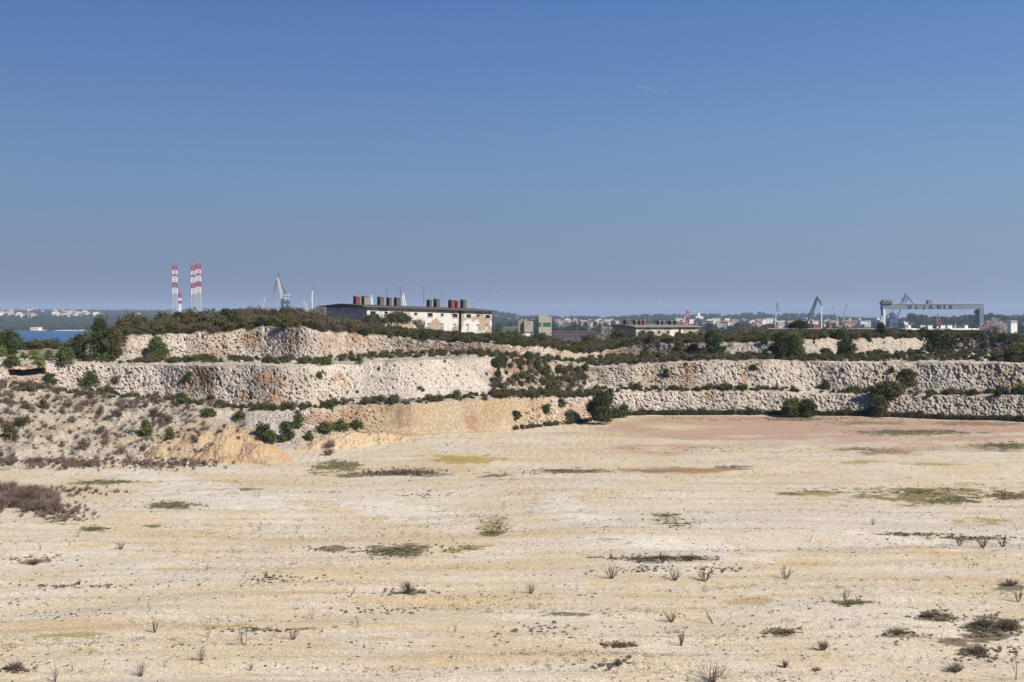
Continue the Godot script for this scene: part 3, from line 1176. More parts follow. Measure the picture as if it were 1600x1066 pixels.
func pole(label: String, u: float, v0: float, v1: float, d: float, w: float, color: Color, bars := 2) -> void:
	var p := at(u, v1, d)
	var h := at(u, v0, d).y - p.y
	var t := thing("aerial_mast", label, "aerial", p)
	var b := MB.new()
	b.col = color
	b.beam(Vector3.ZERO, Vector3(0, h, 0), w, w * 0.6)
	part("mast", b, M.paint, t)
	for k in bars:
		b = MB.new()
		b.col = color
		b.beam(Vector3(-0.5, h * (0.95 - k * 0.12), 0), Vector3(0.5, h * (0.95 - k * 0.12), 0), w * 0.5)
		part("crossbar", b, M.paint, t)

# ------------------------------------------------------------------ the scene
func _ready() -> void:
	var cam := Camera3D.new()
	cam.name = "camera"
	cam.fov = rad_to_deg(2.0 * atan(533.0 / FOCAL))
	cam.near = 0.5
	cam.far = 40000.0
	cam.position = Vector3(0, EYE, 0)
	cam.rotation.x = -PITCH
	add_child(cam)
	cam.current = true
	var env := Environment.new()
	var exposure := 1.8
	env.tonemap_mode = Environment.TONE_MAPPER_LINEAR
	env.tonemap_exposure = exposure
	env.background_mode = Environment.BG_SKY
	var sm := clear_sky(deg_to_rad(54.0), deg_to_rad(37.0))
	sm.energy_multiplier = 1.0 / exposure
	var sky := Sky.new()
	sky.sky_material = sm
	env.sky = sky
	env.sdfgi_enabled = true
	env.ssao_enabled = true
	env.ssil_enabled = true
	env.fog_enabled = true
	env.fog_mode = Environment.FOG_MODE_EXPONENTIAL
	env.fog_density = 0.00010
	env.fog_light_color = Color8(162, 182, 212)
	var we := WorldEnvironment.new()
	we.name = "environment"
	we.environment = env
	add_child(we)
	var sun := DirectionalLight3D.new()
	sun.name = "sun"
	sun.light_color = Color(1.0, 0.96, 0.905)
	sun.light_energy = 1.55
	sun.light_angular_distance = 0.53
	sun.shadow_enabled = true
	var az := deg_to_rad(54.0)
	var el := deg_to_rad(37.0)
	var to_sun := Vector3(sin(az) * cos(el), sin(el), cos(az) * cos(el))
	add_child(sun)
	sun.look_at_from_position(Vector3.ZERO, -to_sun, Vector3.UP)
	sun.position = to_sun * 200.0

	make_materials()
	survey()
	stains()
	var sheets := [["quarry_floor", "pale gravel floor of the quarry"], ["lower_rock_face", "lowest rock face and scree slope round the quarry floor"], ["lower_bench", "narrow bench above the lowest rock face"],
		["middle_rock_face", "tall pitted middle rock face"], ["middle_bench", "broad scrubby bench above the middle rock face"], ["upper_rock_face", "upper rock face below the plateau"],
		["plateau_rim", "scrub covered ground along the quarry rim"], ["plateau", "flat ground beyond the quarry rim"], ["coastal_slope", "slope from the plateau down to the coast"]]
	for s in sheets.size():
		struct(sheets[s][0], sheet(s), sheets[s][1])
	struct("lowland", lowland(), "wooded land, far shore and hills on the horizon")
	var sea := PlaneMesh.new()
	sea.size = Vector2(7000, 2400)
	sea.material = M.sea
	var so := struct("sea", sea, "blue water of the bay")
	so.position = Vector3(-3500, SEA, -1500)
	heaps()
	grow_prototypes()
	far_country()
	shipyard()
	buildings()
	trees()
	thickets()
	near_shrubs()
	ground_cover()

func clear_sky(sun_az: float, sun_el: float) -> PanoramaSkyMaterial:
	# cloudless air: deep blue overhead, greying to a hazy horizon, a little brighter towards the sun
	var knots := [[-90, 118, 116, 112], [-4, 129, 143, 164], [0, 131, 145, 168], [1.5, 132, 147, 171], [3.6, 129, 150, 177], [6.2, 121, 150, 185], [9.2, 109, 143, 187], [12, 98, 133, 184], [15.6, 85, 122, 180], [30, 51, 95, 160], [90, 34, 66, 130]]
	var im := Image.create_empty(512, 256, false, Image.FORMAT_RGBF)
	var s := Vector3(sin(sun_az) * cos(sun_el), sin(sun_el), cos(sun_az) * cos(sun_el))
	for y in 256:
		var el := 90.0 - (y + 0.5) / 256.0 * 180.0
		var c := Color8(133, 145, 171)
		for k in knots.size() - 1:
			if el >= knots[k][0] and el <= knots[k + 1][0]:
				var t: float = (el - knots[k][0]) / (knots[k + 1][0] - knots[k][0])
				c = Color8(knots[k][1], knots[k][2], knots[k][3]).srgb_to_linear().lerp(Color8(knots[k + 1][1], knots[k + 1][2], knots[k + 1][3]).srgb_to_linear(), t)
		for x in 512:
			var az := (x + 0.5) / 512.0 * TAU
			var dir := Vector3(sin(az) * cos(deg_to_rad(el)), sin(deg_to_rad(el)), -cos(az) * cos(deg_to_rad(el)))
			var q := dir.dot(s)
			var m := 0.97 + 0.42 * sstep(-0.75, 0.55, q) - 0.05
			im.set_pixel(x, y, Color(c.r * m, c.g * m, c.b * (0.3 + 0.7 * m)))
	var p := PanoramaSkyMaterial.new()
	p.panorama = ImageTexture.create_from_image(im)
	return p

func stains() -> void:
	var green := Color(0.125, 0.125, 0.055)
	var dark := Color(0.15, 0.125, 0.085)
	var olive := Color(0.33, 0.27, 0.12)
	var amber := Color(0.48, 0.385, 0.235)
	for e in [[265, 790, 42, 8, green], [165, 754, 55, 4, green], [375, 765, 40, 3, dark], [145, 827, 26, 3, dark], [100, 811, 30, 7, dark], [235, 823, 14, 3, green], [525, 729, 38, 9, green], [640, 739, 55, 6, dark],
			[560, 742, 50, 4, dark], [775, 743, 30, 3, dark], [900, 736, 60, 4, dark], [620, 861, 60, 11, dark], [725, 858, 30, 8, olive], [525, 856, 16, 4, dark], [772, 822, 26, 14, Color(0.34, 0.28, 0.17)],
			[770, 834, 22, 4, green], [1140, 731, 30, 3, green], [1275, 771, 46, 5, Color(0.26, 0.21, 0.10)], [1235, 772, 16, 3, green], [1450, 776, 98, 13, Color(0.185, 0.145, 0.066)], [1500, 783, 40, 5, green],
			[1440, 767, 30, 3, green], [1575, 776, 36, 6, green], [1390, 706, 52, 6, Color(0.27, 0.19, 0.10)], [1340, 702, 40, 3, green], [1430, 676, 105, 4.5, Color(0.14, 0.12, 0.075)], [1570, 698, 48, 8, Color(0.13, 0.13, 0.07)],
			[1350, 661, 70, 3, Color(0.20, 0.17, 0.08)], [1250, 655, 60, 3, Color(0.18, 0.15, 0.09)], [1530, 662, 80, 4, Color(0.22, 0.16, 0.10)], [1540, 814, 38, 4.5, olive], [1035, 874, 85, 5, Color(0.17, 0.15, 0.11)],
			[1420, 836, 55, 2.5, Color(0.17, 0.15, 0.12)], [1520, 842, 60, 4, Color(0.20, 0.17, 0.12)], [1045, 812, 36, 7, Color(0.36, 0.31, 0.18)], [1040, 806, 22, 3, green], [1065, 821, 20, 3, green],
			[1172, 857, 14, 2.5, olive], [1275, 738, 22, 3, amber], [1350, 722, 30, 2.5, olive], [1460, 726, 40, 2, olive], [1510, 757, 20, 2.5, olive], [1560, 982, 52, 15, Color(0.13, 0.105, 0.075)],
			[1465, 965, 32, 7, Color(0.17, 0.145, 0.11)], [1580, 917, 22, 6, dark], [968, 1009, 24, 5, green], [1335, 942, 34, 3, green], [1225, 988, 26, 5, Color(0.2, 0.18, 0.10)], [1405, 992, 34, 5, Color(0.24, 0.21, 0.13)],
			[1500, 1005, 26, 6, dark], [1290, 1010, 26, 3, olive], [15, 1046, 26, 6, Color(0.22, 0.17, 0.10)], [1530, 1022, 26, 8, Color(0.2, 0.17, 0.13)], [50, 879, 20, 3, dark], [640, 926, 26, 3, dark],
			[470, 926, 100, 4, amber], [290, 889, 46, 4, amber], [120, 853, 70, 3, amber], [600, 976, 95, 3, amber], [590, 1000, 24, 6, amber], [715, 945, 34, 6, amber], [1180, 939, 46, 6, Color(0.40, 0.28, 0.15)],
			[900, 982, 40, 6, amber], [1250, 879, 60, 7, amber], [1480, 860, 90, 10, Color(0.52, 0.40, 0.25)], [100, 992, 55, 4, olive], [130, 1015, 60, 5, amber], [360, 978, 60, 3, olive], [880, 960, 34, 4, dark],
			[410, 968, 22, 2, olive], [500, 1009, 30, 3, amber], [470, 983, 26, 2.5, green], [940, 914, 24, 3, amber], [760, 934, 24, 3, amber], [1000, 840, 30, 3, green], [960, 843, 24, 2, green]]:
		stain(e[0], e[1], e[2], e[3], e[4], 0.92, [0], -0.03 if e[0] < 600 else 0.0, 0.62 if e[2] >= 40 and e[3] < 13 else 0.95)
	stain(722, 718, 62, 8, Color(0.36, 0.275, 0.085), 0.9, [0], 0.0, 0.6)
	stain(1060, 735, 115, 6, Color(0.33, 0.20, 0.10), 0.95, [0], -0.01, 0.35)
	stain(680, 733, 130, 4, Color(0.44, 0.31, 0.18), 0.5, [0])
	for e in [[880, 790, 40, 22], [1010, 850, 70, 14], [1130, 860, 90, 10], [940, 812, 40, 10], [260, 750, 120, 8], [350, 780, 120, 14], [620, 800, 90, 16], [1420, 845, 120, 6]]:
		stain(e[0], e[1], e[2], e[3], Color(0.585, 0.55, 0.49), 0.75, [0], 0.12, 0.9)
	stain(1300, 696, 200, 6, Color(0.52, 0.46, 0.39), 0.4, [0], 0.03, 1.0)
	# clay and iron stains on the rock
	var rust := Color(0.42, 0.245, 0.145)
	var clay := Color(0.45, 0.30, 0.19)
	var gold := Color(0.34, 0.235, 0.11)
	for e in [[40, 577, 36, 13, clay, [3]], [45, 595, 34, 7, Color(0.50, 0.36, 0.22), [1, 3]], [306, 597, 26, 18, gold, [3]], [322, 585, 12, 18, gold, [3]], [425, 595, 24, 14, rust, [3]], [432, 622, 22, 14, rust, [3]],
			[390, 622, 14, 8, rust, [3]], [410, 603, 12, 20, clay, [3]], [527, 592, 12, 8, rust, [3]], [540, 600, 10, 10, Color(0.5, 0.38, 0.2), [3]], [553, 524, 12, 18, rust, [5]], [395, 530, 18, 16, clay, [5]],
			[515, 535, 20, 14, Color(0.50, 0.36, 0.24), [5]], [455, 535, 12, 20, clay, [5]], [700, 545, 90, 8, clay, [5]], [1030, 550, 60, 9, clay, [5]], [1075, 545, 50, 12, Color(0.52, 0.37, 0.24), [5]],
			[1075, 590, 16, 16, clay, [3]], [1068, 575, 14, 8, rust, [3]], [1112, 620, 10, 8, rust, [1]], [1165, 588, 7, 12, clay, [3]], [500, 655, 36, 10, rust, [1]], [545, 650, 14, 12, clay, [1]],
			[628, 655, 14, 26, clay, [1]], [735, 662, 9, 16, rust, [1]], [900, 643, 28, 16, Color(0.52, 0.33, 0.21), [1]], [835, 635, 12, 12, clay, [1]], [845, 572, 60, 16, clay, [3]], [1590, 600, 26, 10, clay, [3]],
			[1570, 542, 12, 6, clay, [5]], [640, 672, 26, 6, Color(0.66, 0.58, 0.44), [1]], [880, 590, 70, 22, Color(0.24, 0.18, 0.11), [3]], [820, 590, 40, 26, Color(0.30, 0.24, 0.17), [3]]]:
		stain(e[0], e[1], e[2], e[3], e[4], 0.62, e[5], 0.0, 1.1)

var heap_grids: Array = []
func on_heap(u: float, v: float) -> Vector3:
	# where the pixel's ray meets a heap, or the ground behind it
	var d := 105.0
	while d < 145.0:
		var p := at(u, v, d)
		for g in heap_grids:
			var i := int((p.x - g[0]) / (g[1] - g[0]) * g[4])
			var j := int((p.z - g[2]) / (g[3] - g[2]) * g[5])
			if i >= 0 and i < g[4] and j >= 0 and j < g[5] and g[6][i * (g[5] + 1) + j].y > maxf(p.y, 0.1):
				return p
		d += 0.2
	return ground_at(u, v)

# heaps of loose soil that were tipped in front of the left-hand face
func heap(label: String, spine: Array, width: float, color: Color, flank: Color, seed_: int) -> void:
	var lo := Vector3(1e9, 0, 1e9)
	var hi := Vector3(-1e9, 0, -1e9)
	for p in spine:
		lo = lo.min(p)
		hi = hi.max(p)
	var pad := width * 1.3
	var nx := 150
	var nz := 120
	var f := noise(seed_, 0.22, 4)
	var gully := noise(seed_ + 1, 0.5, 3)
	var pts := PackedVector3Array()
	var cs := PackedColorArray()
	for i in nx + 1:
		for j in nz + 1:
			var x := lerpf(lo.x - pad, hi.x + pad, float(i) / nx)
			var z := lerpf(lo.z - pad, hi.z + pad, float(j) / nz)
			var best := -9.0
			for k in spine.size() - 1:
				var a: Vector3 = spine[k]
				var b: Vector3 = spine[k + 1]
				var ab := Vector2(b.x - a.x, b.z - a.z)
				var t := clampf(Vector2(x - a.x, z - a.z).dot(ab) / ab.length_squared(), 0, 1)
				var m := a.lerp(b, t)
				var dist := Vector2(x - m.x, z - m.z).length()
				var slope := m.y / width * 1.05
				best = maxf(best, m.y + 0.15 - sqrt(dist * dist + 0.5) * slope * (1.0 + 0.0 * t))
			var y := best + f.get_noise_2d(x, z) * 0.7 + gully.get_noise_2d(x * 1.6, z * 0.7) * 0.16 + gully.get_noise_2d(x * 4.0, z * 4.0) * 0.10
			pts.append(Vector3(x, maxf(y, -0.5), z))
			cs.append(mixc(color, flank, 0.5 + f.get_noise_2d(x * 1.4 + 50.0, z * 0.8) * 1.2 + gully.get_noise_2d(x * 2.0, z * 2.0) * 0.5))
	var b := MB.new()
	for i in nx:
		for j in nz:
			var k := i * (nz + 1) + j
			if pts[k].y < -0.4 and pts[k + 1].y < -0.4 and pts[k + nz + 1].y < -0.4 and pts[k + nz + 2].y < -0.4:
				continue
			b.col = cs[k]
			b.quad(pts[k], pts[k + 1], pts[k + nz + 2], pts[k + nz + 1])
	struct("soil_heap", b.done(M.ground), label)
	heap_grids.append([lo.x - pad, hi.x + pad, lo.z - pad, hi.z + pad, nx, nz, pts])

func on_depth(u: float, v: float, d: float) -> Vector3:
	return at(u, v, d)

func heaps() -> void:
	heap("large orange soil heap with a track along its crest", [at(278, 676, 122), at(320, 667, 122), at(374, 656, 123), at(394, 663, 121.5)], 4.0, Color(0.38, 0.305, 0.205), Color(0.36, 0.26, 0.165), 71)
	heap("low spur of orange soil running down to the floor", [at(340, 682, 119), at(385, 668, 121), at(404, 690, 119)], 3.4, Color(0.38, 0.285, 0.185), Color(0.36, 0.245, 0.155), 72)
	heap("rounded low heap of ochre soil before the ochre face", [at(520, 683, 130), at(560, 676, 133), at(592, 680, 135)], 3.6, Color(0.46, 0.37, 0.25), Color(0.43, 0.33, 0.215), 73)

func far_country() -> void:
	var rng := RandomNumberGenerator.new()
	rng.seed = 4040
	var white := Color(0.40, 0.39, 0.37)
	var cream := Color(0.44, 0.39, 0.32)
	var tile := Color(0.235, 0.125, 0.09)
	var kinds := [house_shape(Vector3(11, 6, 9), white, tile, true), house_shape(Vector3(13, 6, 9), cream, tile, true), house_shape(Vector3(10, 9, 9), white, tile, true),
		house_shape(Vector3(16, 9, 11), Color(0.50, 0.47, 0.43), Color(0.40, 0.38, 0.36), false), house_shape(Vector3(12, 7, 10), Color(0.52, 0.40, 0.30), tile, true), house_shape(Vector3(18, 12, 12), white, Color(0.45, 0.43, 0.4), false)]
	var words := ["small white house with terracotta roof", "small cream house with terracotta roof", "tall white house with terracotta roof", "grey flat roofed block", "ochre house with terracotta roof", "white flat roofed apartment block"]
	var homes: Array = []
	# the village across the bay: [u0, u1, d0, d1, count]
	for z in [[-10, 30, 2950, 3300, 16], [16, 60, 2900, 3150, 14], [70, 105, 2980, 3350, 18], [98, 150, 3000, 3600, 36], [-10, 120, 3700, 4700, 22], [150, 215, 3000, 3200, 5]]:
		for k in z[4]:
			homes.append([rng.randf_range(z[0], z[1]), rng.randf_range(z[2], z[3]), rng.randi() % 6, "in the village across the bay"])
	# the town behind the shipyard
	for z in [[868, 965, 1500, 2500, 52], [1090, 1205, 1300, 2400, 62], [1195, 1380, 1500, 2500, 62], [1060, 1100, 1500, 2200, 10], [1535, 1600, 1500, 2300, 8]]:
		var side := "left of the low barracks" if z[0] < 1000 else ("below the wooded hills" if z[0] < 1190 else "behind the slim cranes")
		if z[0] > 1500:
			side = "behind the blossoming tree"
		for k in z[4]:
			homes.append([rng.randf_range(z[0], z[1]), rng.randf_range(z[2], z[3]), rng.randi() % 6, side])
	homes.sort_custom(func(x, y): return x[0] < y[0])
	var tally := {}
	for h in homes:
		var what: String = "%s|%s" % [words[h[2]], h[3]]
		tally[what] = tally.get(what, 0) + 1
		var o := house("house", "%s, %s from the left %s" % [words[h[2]], ordinal(tally[what]), h[3]], "house", on_land(h[0], h[1]), rng.randf() * TAU, kinds[h[2]], "%ss %s" % [words[h[2]], h[3]])
		o.scale = Vector3.ONE * (rng.randf_range(0.65, 0.95) if h[0] > 300 else rng.randf_range(0.95, 1.35))
	# larger buildings that stand out
	far_block("waterfront_building", "square cream building on the waterfront across the bay", "building", 47, 59, 511.5, 518, 2175, 20, Color(0.60, 0.53, 0.40), Color(0.55, 0.48, 0.38), 5, 2)
	far_block("waterfront_building", "low pale shed on the waterfront right of the cream building", "building", 88, 95, 513, 516, 2200, 14, cream, Color(0.5, 0.46, 0.4))
	far_block("hotel", "white hotel on the wooded headland across the bay, upper block", "building", 197, 207, 492, 494.5, 3050, 20, Color(0.52, 0.51, 0.5), white, 6, 1)
	far_block("hotel", "white hotel on the wooded headland across the bay, lower block", "building", 198, 207, 496.5, 500, 2900, 20, Color(0.52, 0.51, 0.5), white, 6, 1)
	far_block("industrial_shed", "long pale industrial shed on the far plain, left of the other", "shed", 14, 52, 492.6, 495.5, 3600, 30, white, Color(0.5, 0.5, 0.5))
	far_block("industrial_shed", "long pale industrial shed on the far plain, right of the other", "shed", 58, 84, 490.3, 493, 3700, 30, white, Color(0.55, 0.55, 0.55))
	far_block("apartment_block", "dull red apartment block in the town left of the low barracks", "building", 880.5, 893, 505, 519, 1150, 12, Color(0.26, 0.11, 0.12), Color(0.18, 0.09, 0.10), 4, 4)
	far_block("apartment_block", "blue grey block just left of the dull red block", "building", 872, 880, 506, 519, 1200, 12, Color(0.16, 0.19, 0.26), Color(0.5, 0.5, 0.5), 3, 4)
	far_block("factory_hall", "long factory hall with a dark purple roof beside the concrete tower", "building", 861, 932, 518, 530, 700, 26, Color(0.10, 0.075, 0.09), Color(0.085, 0.065, 0.085), 12, 1)
	far_block("apartment_block", "yellow building in the town below the wooded hills", "building", 1144, 1151, 499, 504.5, 1600, 14, Color(0.58, 0.50, 0.14), Color(0.4, 0.3, 0.2), 3, 2)
	far_block("apartment_block", "plain white tower block right of the slim cranes", "building", 1345, 1352.5, 501.5, 508, 1500, 12, Color(0.68, 0.67, 0.64), white, 3, 3)
	far_block("apartment_block", "white terrace of buildings left of the large twin boom crane", "building", 1216, 1226, 503.5, 510, 1250, 14, white, Color(0.5, 0.46, 0.42), 5, 3)
	far_block("apartment_block", "broad white building behind the twin boom crane", "building", 1231, 1240, 502.5, 511, 1200, 14, white, Color(0.56, 0.53, 0.50), 4, 3)
	far_block("apartment_block", "white house block on the hill right of the red crane", "building", 1101, 1112, 502, 508, 1600, 14, white, Color(0.5, 0.48, 0.45), 4, 2)
	far_block("apartment_block", "pale block below the hill, left of the yellow building", "building", 1120, 1129, 507, 513, 1250, 12, white, Color(0.5, 0.48, 0.45), 4, 2)
	far_block("villa", "white villa on the wooded rise behind the gantry crane", "building", 1486, 1494, 505, 509, 1500, 12, Color(0.66, 0.64, 0.58), tile, 3, 1)
	far_block("villa", "white building beside the blossoming tree, seen above the rim", "building", 1580, 1590, 501, 506.5, 900, 12, Color(0.66, 0.65, 0.62), white, 4, 1)
	far_block("apartment_block", "grey flat building behind the umbrella pine shaped tree", "building", 1320, 1338, 505, 511, 1300, 14, Color(0.45, 0.40, 0.36), Color(0.35, 0.33, 0.3), 6, 2)
	# the church or fort on the hill right of the red crane
	var t := thing("hilltop_church", "pale church with a short tower on the far hill", "church", at(1092, 497, 2300))
	var b := MB.new()
	b.col = Color(0.55, 0.51, 0.45)
	b.span(Vector3(-8, -6, -8), Vector3(8, 4, 8))
	part("nave", b, M.far, t)
	b = MB.new()
	b.col = Color(0.60, 0.56, 0.50)
	b.span(Vector3(-2.5, 4.01, -2.5), Vector3(2.5, 10, 2.5))
	part("tower", b, M.far, t)
	b = MB.new()
	b.col = Color(0.30, 0.33, 0.33)
	b.beam(Vector3(0, 10, 0), Vector3(0, 13, 0), 4.0, 0.3)
	part("spire", b, M.far, t)
	# woods
	var crown: Mesh = bushes.dark[0]
	var places: Array = []
	for k in 2600:
		var u := rng.randf_range(-60, 300)
		var d := 2190.0 + pow(rng.randf(), 1.5) * 2400.0
		if u < 155 and d > 2900 and d < 3600 and rng.randf() < 0.75:
			continue
		places.append(turned(on_land(u, d), rng, rng.randf_range(6, 12), rng.randf_range(8, 16)))
	spread("far_woods", "woods along the far shore of the bay", crown, places)
	places = []
	for k in 1500:
		var u := rng.randf_range(740, 1660)
		var d := rng.randf_range(2300, 3650)
		places.append(turned(on_land(u, d), rng, rng.randf_range(6, 12), rng.randf_range(9, 18)))
	spread("hill_woods", "woods on the low hills behind the town", crown, places)
	places = []
	for k in 520:
		var u := rng.randf_range(760, 1640)
		var d := rng.randf_range(700, 2300)
		places.append(turned(on_land(u, d), rng, rng.randf_range(5, 9), rng.randf_range(6, 11)))
	for k in 260:
		var u := rng.randf_range(1420, 1640)
		var d := rng.randf_range(1500, 2300)
		places.append(turned(on_land(u, d) + Vector3(0, 6.0 + 3.0 * sin(u * 0.05), 0), rng, rng.randf_range(6, 12), rng.randf_range(7, 13)))
	spread("town_trees", "trees among the houses of the town", crown, places)
	var con := MB.new()
	con.col = Color(0.9, 0.92, 0.95)
	con.beam(at(996, 134.5, 14000), at(1046, 146, 14000), 9, 3)
	var cm := StandardMaterial3D.new()
	cm.albedo_color = Color(0.92, 0.95, 1.0, 0.055)
	cm.transparency = BaseMaterial3D.TRANSPARENCY_ALPHA
	cm.roughness = 1.0
	var co := obj("contrail_cloud", con.done(cm))
	tag(co, "short faint vapour trail high in the blue sky", "vapour trail")
	for g in [[1030, 472, "white gull flying above the low barracks"], [775, 462.5, "white gull flying right of the barracks with many chimneys"]]:
		var gull := MB.new()
		gull.col = Color(0.75, 0.75, 0.76)
		gull.beam(Vector3(-0.35, 0, 0), Vector3(0.1, 0.02, 0), 0.16, 0.18)
		gull.beam(Vector3(0.1, 0.02, 0), Vector3(0.4, 0.05, 0), 0.18, 0.07)
		for s in [-1, 1]:
			gull.quad(Vector3(-0.05, 0.03, 0), Vector3(0.2, 0.03, 0), Vector3(0.12, 0.28, s * 0.45), Vector3(-0.05, 0.26, s * 0.45))
			gull.tri(Vector3(-0.05, 0.26, s * 0.45), Vector3(0.12, 0.28, s * 0.45), Vector3(-0.12, 0.16, s * 0.85))
		var go := obj("gull", gull.done(M.paint))
		go.position = at(g[0], g[1], 210)
		go.rotation.y = 0.5
		go.scale = Vector3.ONE * 0.42
		tag(go, g[2], "bird")

func shipyard() -> void:
	var red := Color(0.23, 0.028, 0.05)
	var white := Color(0.50, 0.50, 0.50)
	var grey := Color(0.30, 0.32, 0.31)
	var grp := "red and white lattice towers of the shipyard"
	for e in [[273.5, 414.0, "red and white lattice tower standing alone, leftmost of the three tall ones"], [302.5, 415.0, "red and white lattice tower, the middle one, partly behind its taller neighbour"], [310.2, 412.6, "tallest red and white lattice tower, in front of its close neighbour"]]:
		var o: float = e[1] - 414.0
		jack_tower(e[2], e[0], e[1], 1100.0 + (22.0 if e[0] < 305 and e[0] > 290 else 0.0), 4.3,
			[[414 + o, red, 0.6, 0.3], [423 + o, white, 0.7, 0.36], [429 + o, red, 0.6, 0.36], [432.5 + o, white, 0.7, 0.36], [441.5 + o, red, 0.65, 0.38], [450 + o, white, 0.7, 0.4], [459.5 + o, grey, 0.55, 0.22], [489, grey, 0.5, 0.2]], grp)
	jack_tower("small thin red and white lattice mast between the tall towers", 281.2, 459, 1080, 2.2, [[459, red, 0.5, 0.4], [466, white, 0.5, 0.4], [470, red, 0.5, 0.4], [475, white, 0.5, 0.4], [480, white, 0.6, 0.5], [489, white, 0.5, 0.4]], "")
	var pale := Color(0.36, 0.38, 0.385)
	var steel_grey := Color(0.085, 0.10, 0.115)
	crane("level_luffing_crane", "tall grey shipyard crane with raised boom above the scrubby rim", 1000, 445, 476, 4.0, [
		["tower", Color(0.06, 0.10, 0.10), 3.0, [440, 476, 441.5, 468, 1.6], [451, 476, 448.5, 468, 1.6], [439.5, 471.5, 452, 471.5, 2.4], [440, 473.5, 452, 473.5, 3.5]],
		["machine_house", Color(0.42, 0.37, 0.33), 2.5, [445, 461.5, 452, 460.8, 3.2], [443, 466, 450, 466, 3.0]],
		["boom", pale, 1.2, [441.5, 470, 434.2, 434, 3.8], [443, 469, 435.5, 434, 1.8]],
		["stay", steel_grey, 0.8, [446.5, 461, 436, 434.5, 1.0], [449.5, 466, 436.5, 436, 0.8]],
		["mast_head", steel_grey, 0.7, [434.2, 435, 436, 425.5, 1.1], [433.5, 434.5, 438, 433, 1.5]],
		["jib", steel_grey, 0.7, [434.2, 433, 427.6, 457, 1.1], [426, 456.5, 429, 456.5, 1.4]],
		["hoist_rope", Color(0.2, 0.2, 0.2), 0.0, [428.3, 457, 428.8, 476, 0.35]]])
	crane("lattice_jib", "pale slanting lattice jib peeking over the rim left of the tall crane", 1050, 411, 488, 2.0, [["boom", pale, 1.0, [403, 485, 410.6, 466, 1.3], [409, 485, 414.5, 467, 1.3], [409.5, 466.5, 416, 465.6, 1.2], [407, 475, 413, 470, 0.7], [405, 480, 414, 474, 0.7]]], "crane")
	crane("lattice_jib", "small pale crane arm over the rim right of the tall crane", 1050, 477, 488, 2.0, [["boom", pale, 0.8, [479, 486, 473.5, 470, 0.9], [480, 486, 477, 471, 0.9], [473, 470, 477.5, 471.5, 0.8]]], "crane")
	crane("slim_mast_crane", "slim white crane mast left of the barracks with many chimneys", 900, 487.5, 487, 0.0, [["mast", white, 0.5, [487.4, 490, 488, 454, 2.0]], ["top_mast", steel_grey, 0.3, [488, 455, 488.2, 448, 1.0]], ["ladder", steel_grey, 0.3, [485.7, 484, 485.9, 473, 0.8]]], "crane")
	crane("sheerlegs", "white leaning crane boom behind the barracks roof, between the first chimneys", 700, 580, 482, 0.0, [["boom", Color(0.62, 0.62, 0.6), 0.6, [582, 484, 579.3, 465, 1.5], [583.5, 484, 580.5, 460, 1.0]], ["jib", steel_grey, 0.4, [578.6, 472, 581.6, 458, 0.7]]], "crane")
	crane("sheerlegs", "white leaning crane boom behind the barracks roof, right of its middle chimneys", 700, 631, 482, 0.0, [["boom", Color(0.66, 0.66, 0.64), 0.7, [631.5, 484, 628.6, 462, 1.5], [635.5, 484, 630, 458, 1.2]], ["jib", steel_grey, 0.4, [627.3, 462, 630, 456.5, 0.8]]], "crane")
	pole("thin aerial mast behind the chimneys left of the middle gap", 604.6, 452, 476, 300, 0.10, steel_grey)
	pole("tall aerial mast beside the white boom on the barracks roof", 625.8, 448.5, 478, 300, 0.13, steel_grey, 3)
	pole("tall bare mast in the gap between the chimney groups", 662.2, 448.6, 478, 300, 0.15, steel_grey, 1)
	pole("short aerial mast above the right-hand chimneys", 690.5, 456, 480, 300, 0.08, steel_grey)
	pole("short mast near the right end of the barracks roof", 741, 472, 483, 290, 0.10, steel_grey, 1)
	crane("portal_crane", "red crane with a folded jib beyond the low barracks", 1500, 1074, 501, 3.0, [["boom", Color(0.33, 0.07, 0.07), 1.2, [1071, 500, 1074, 484.5, 1.6], [1077.5, 500, 1074.5, 484.5, 1.2], [1077, 490, 1078.5, 486.5, 1.2]], ["stay", Color(0.6, 0.58, 0.56), 0.8, [1068.5, 500, 1071.5, 493, 1.8], [1068.5, 499, 1074, 485, 0.8]]])
	crane("mobile_crane", "slim white crane with a bent tip, leftmost above the flat roof", 1000, 1211.5, 508, 2.5, [["mast", white, 0.6, [1211, 508, 1213, 488, 1.5]], ["jib", steel_grey, 0.4, [1214.4, 472.6, 1217.4, 487, 0.9], [1213, 489, 1214.4, 473, 0.6]], ["tower", Color(0.16, 0.26, 0.36), 1.0, [1210.2, 508, 1210.6, 496, 1.8]]])
	crane("double_boom_crane", "large grey crane whose two booms meet in a peak above the flat roof", 1000, 1264, 501, 4.0, [
		["boom", steel_grey, 1.6, [1262.5, 499, 1277, 463.8, 1.5], [1266.8, 500, 1278, 465, 1.5], [1261, 494, 1266, 498, 2.4]], ["machine_house", Color(0.25, 0.27, 0.30), 2.5, [1259.5, 499.5, 1266.5, 499.5, 3.4]],
		["jib", steel_grey, 0.9, [1276.4, 463.6, 1284, 478, 1.3], [1278, 464, 1283.6, 474, 0.7], [1283.4, 483, 1287, 482.5, 0.8]]])
	crane("white_mast", "thick white mast below the jib of the twin boom crane", 990, 1283.8, 513, 0.0, [["mast", white, 0.0, [1283.8, 514, 1283.9, 479, 1.7]]], "mast")
	crane("mobile_crane", "thin crane leaning left with a knob at its tip", 1000, 1308, 508, 2.5, [["mast", white, 0.5, [1308.3, 512, 1308.2, 497, 1.6]], ["jib", Color(0.33, 0.36, 0.34), 0.7, [1307.4, 497, 1302.3, 478.5, 1.4], [1302, 479, 1302.2, 476.6, 2.2]]])
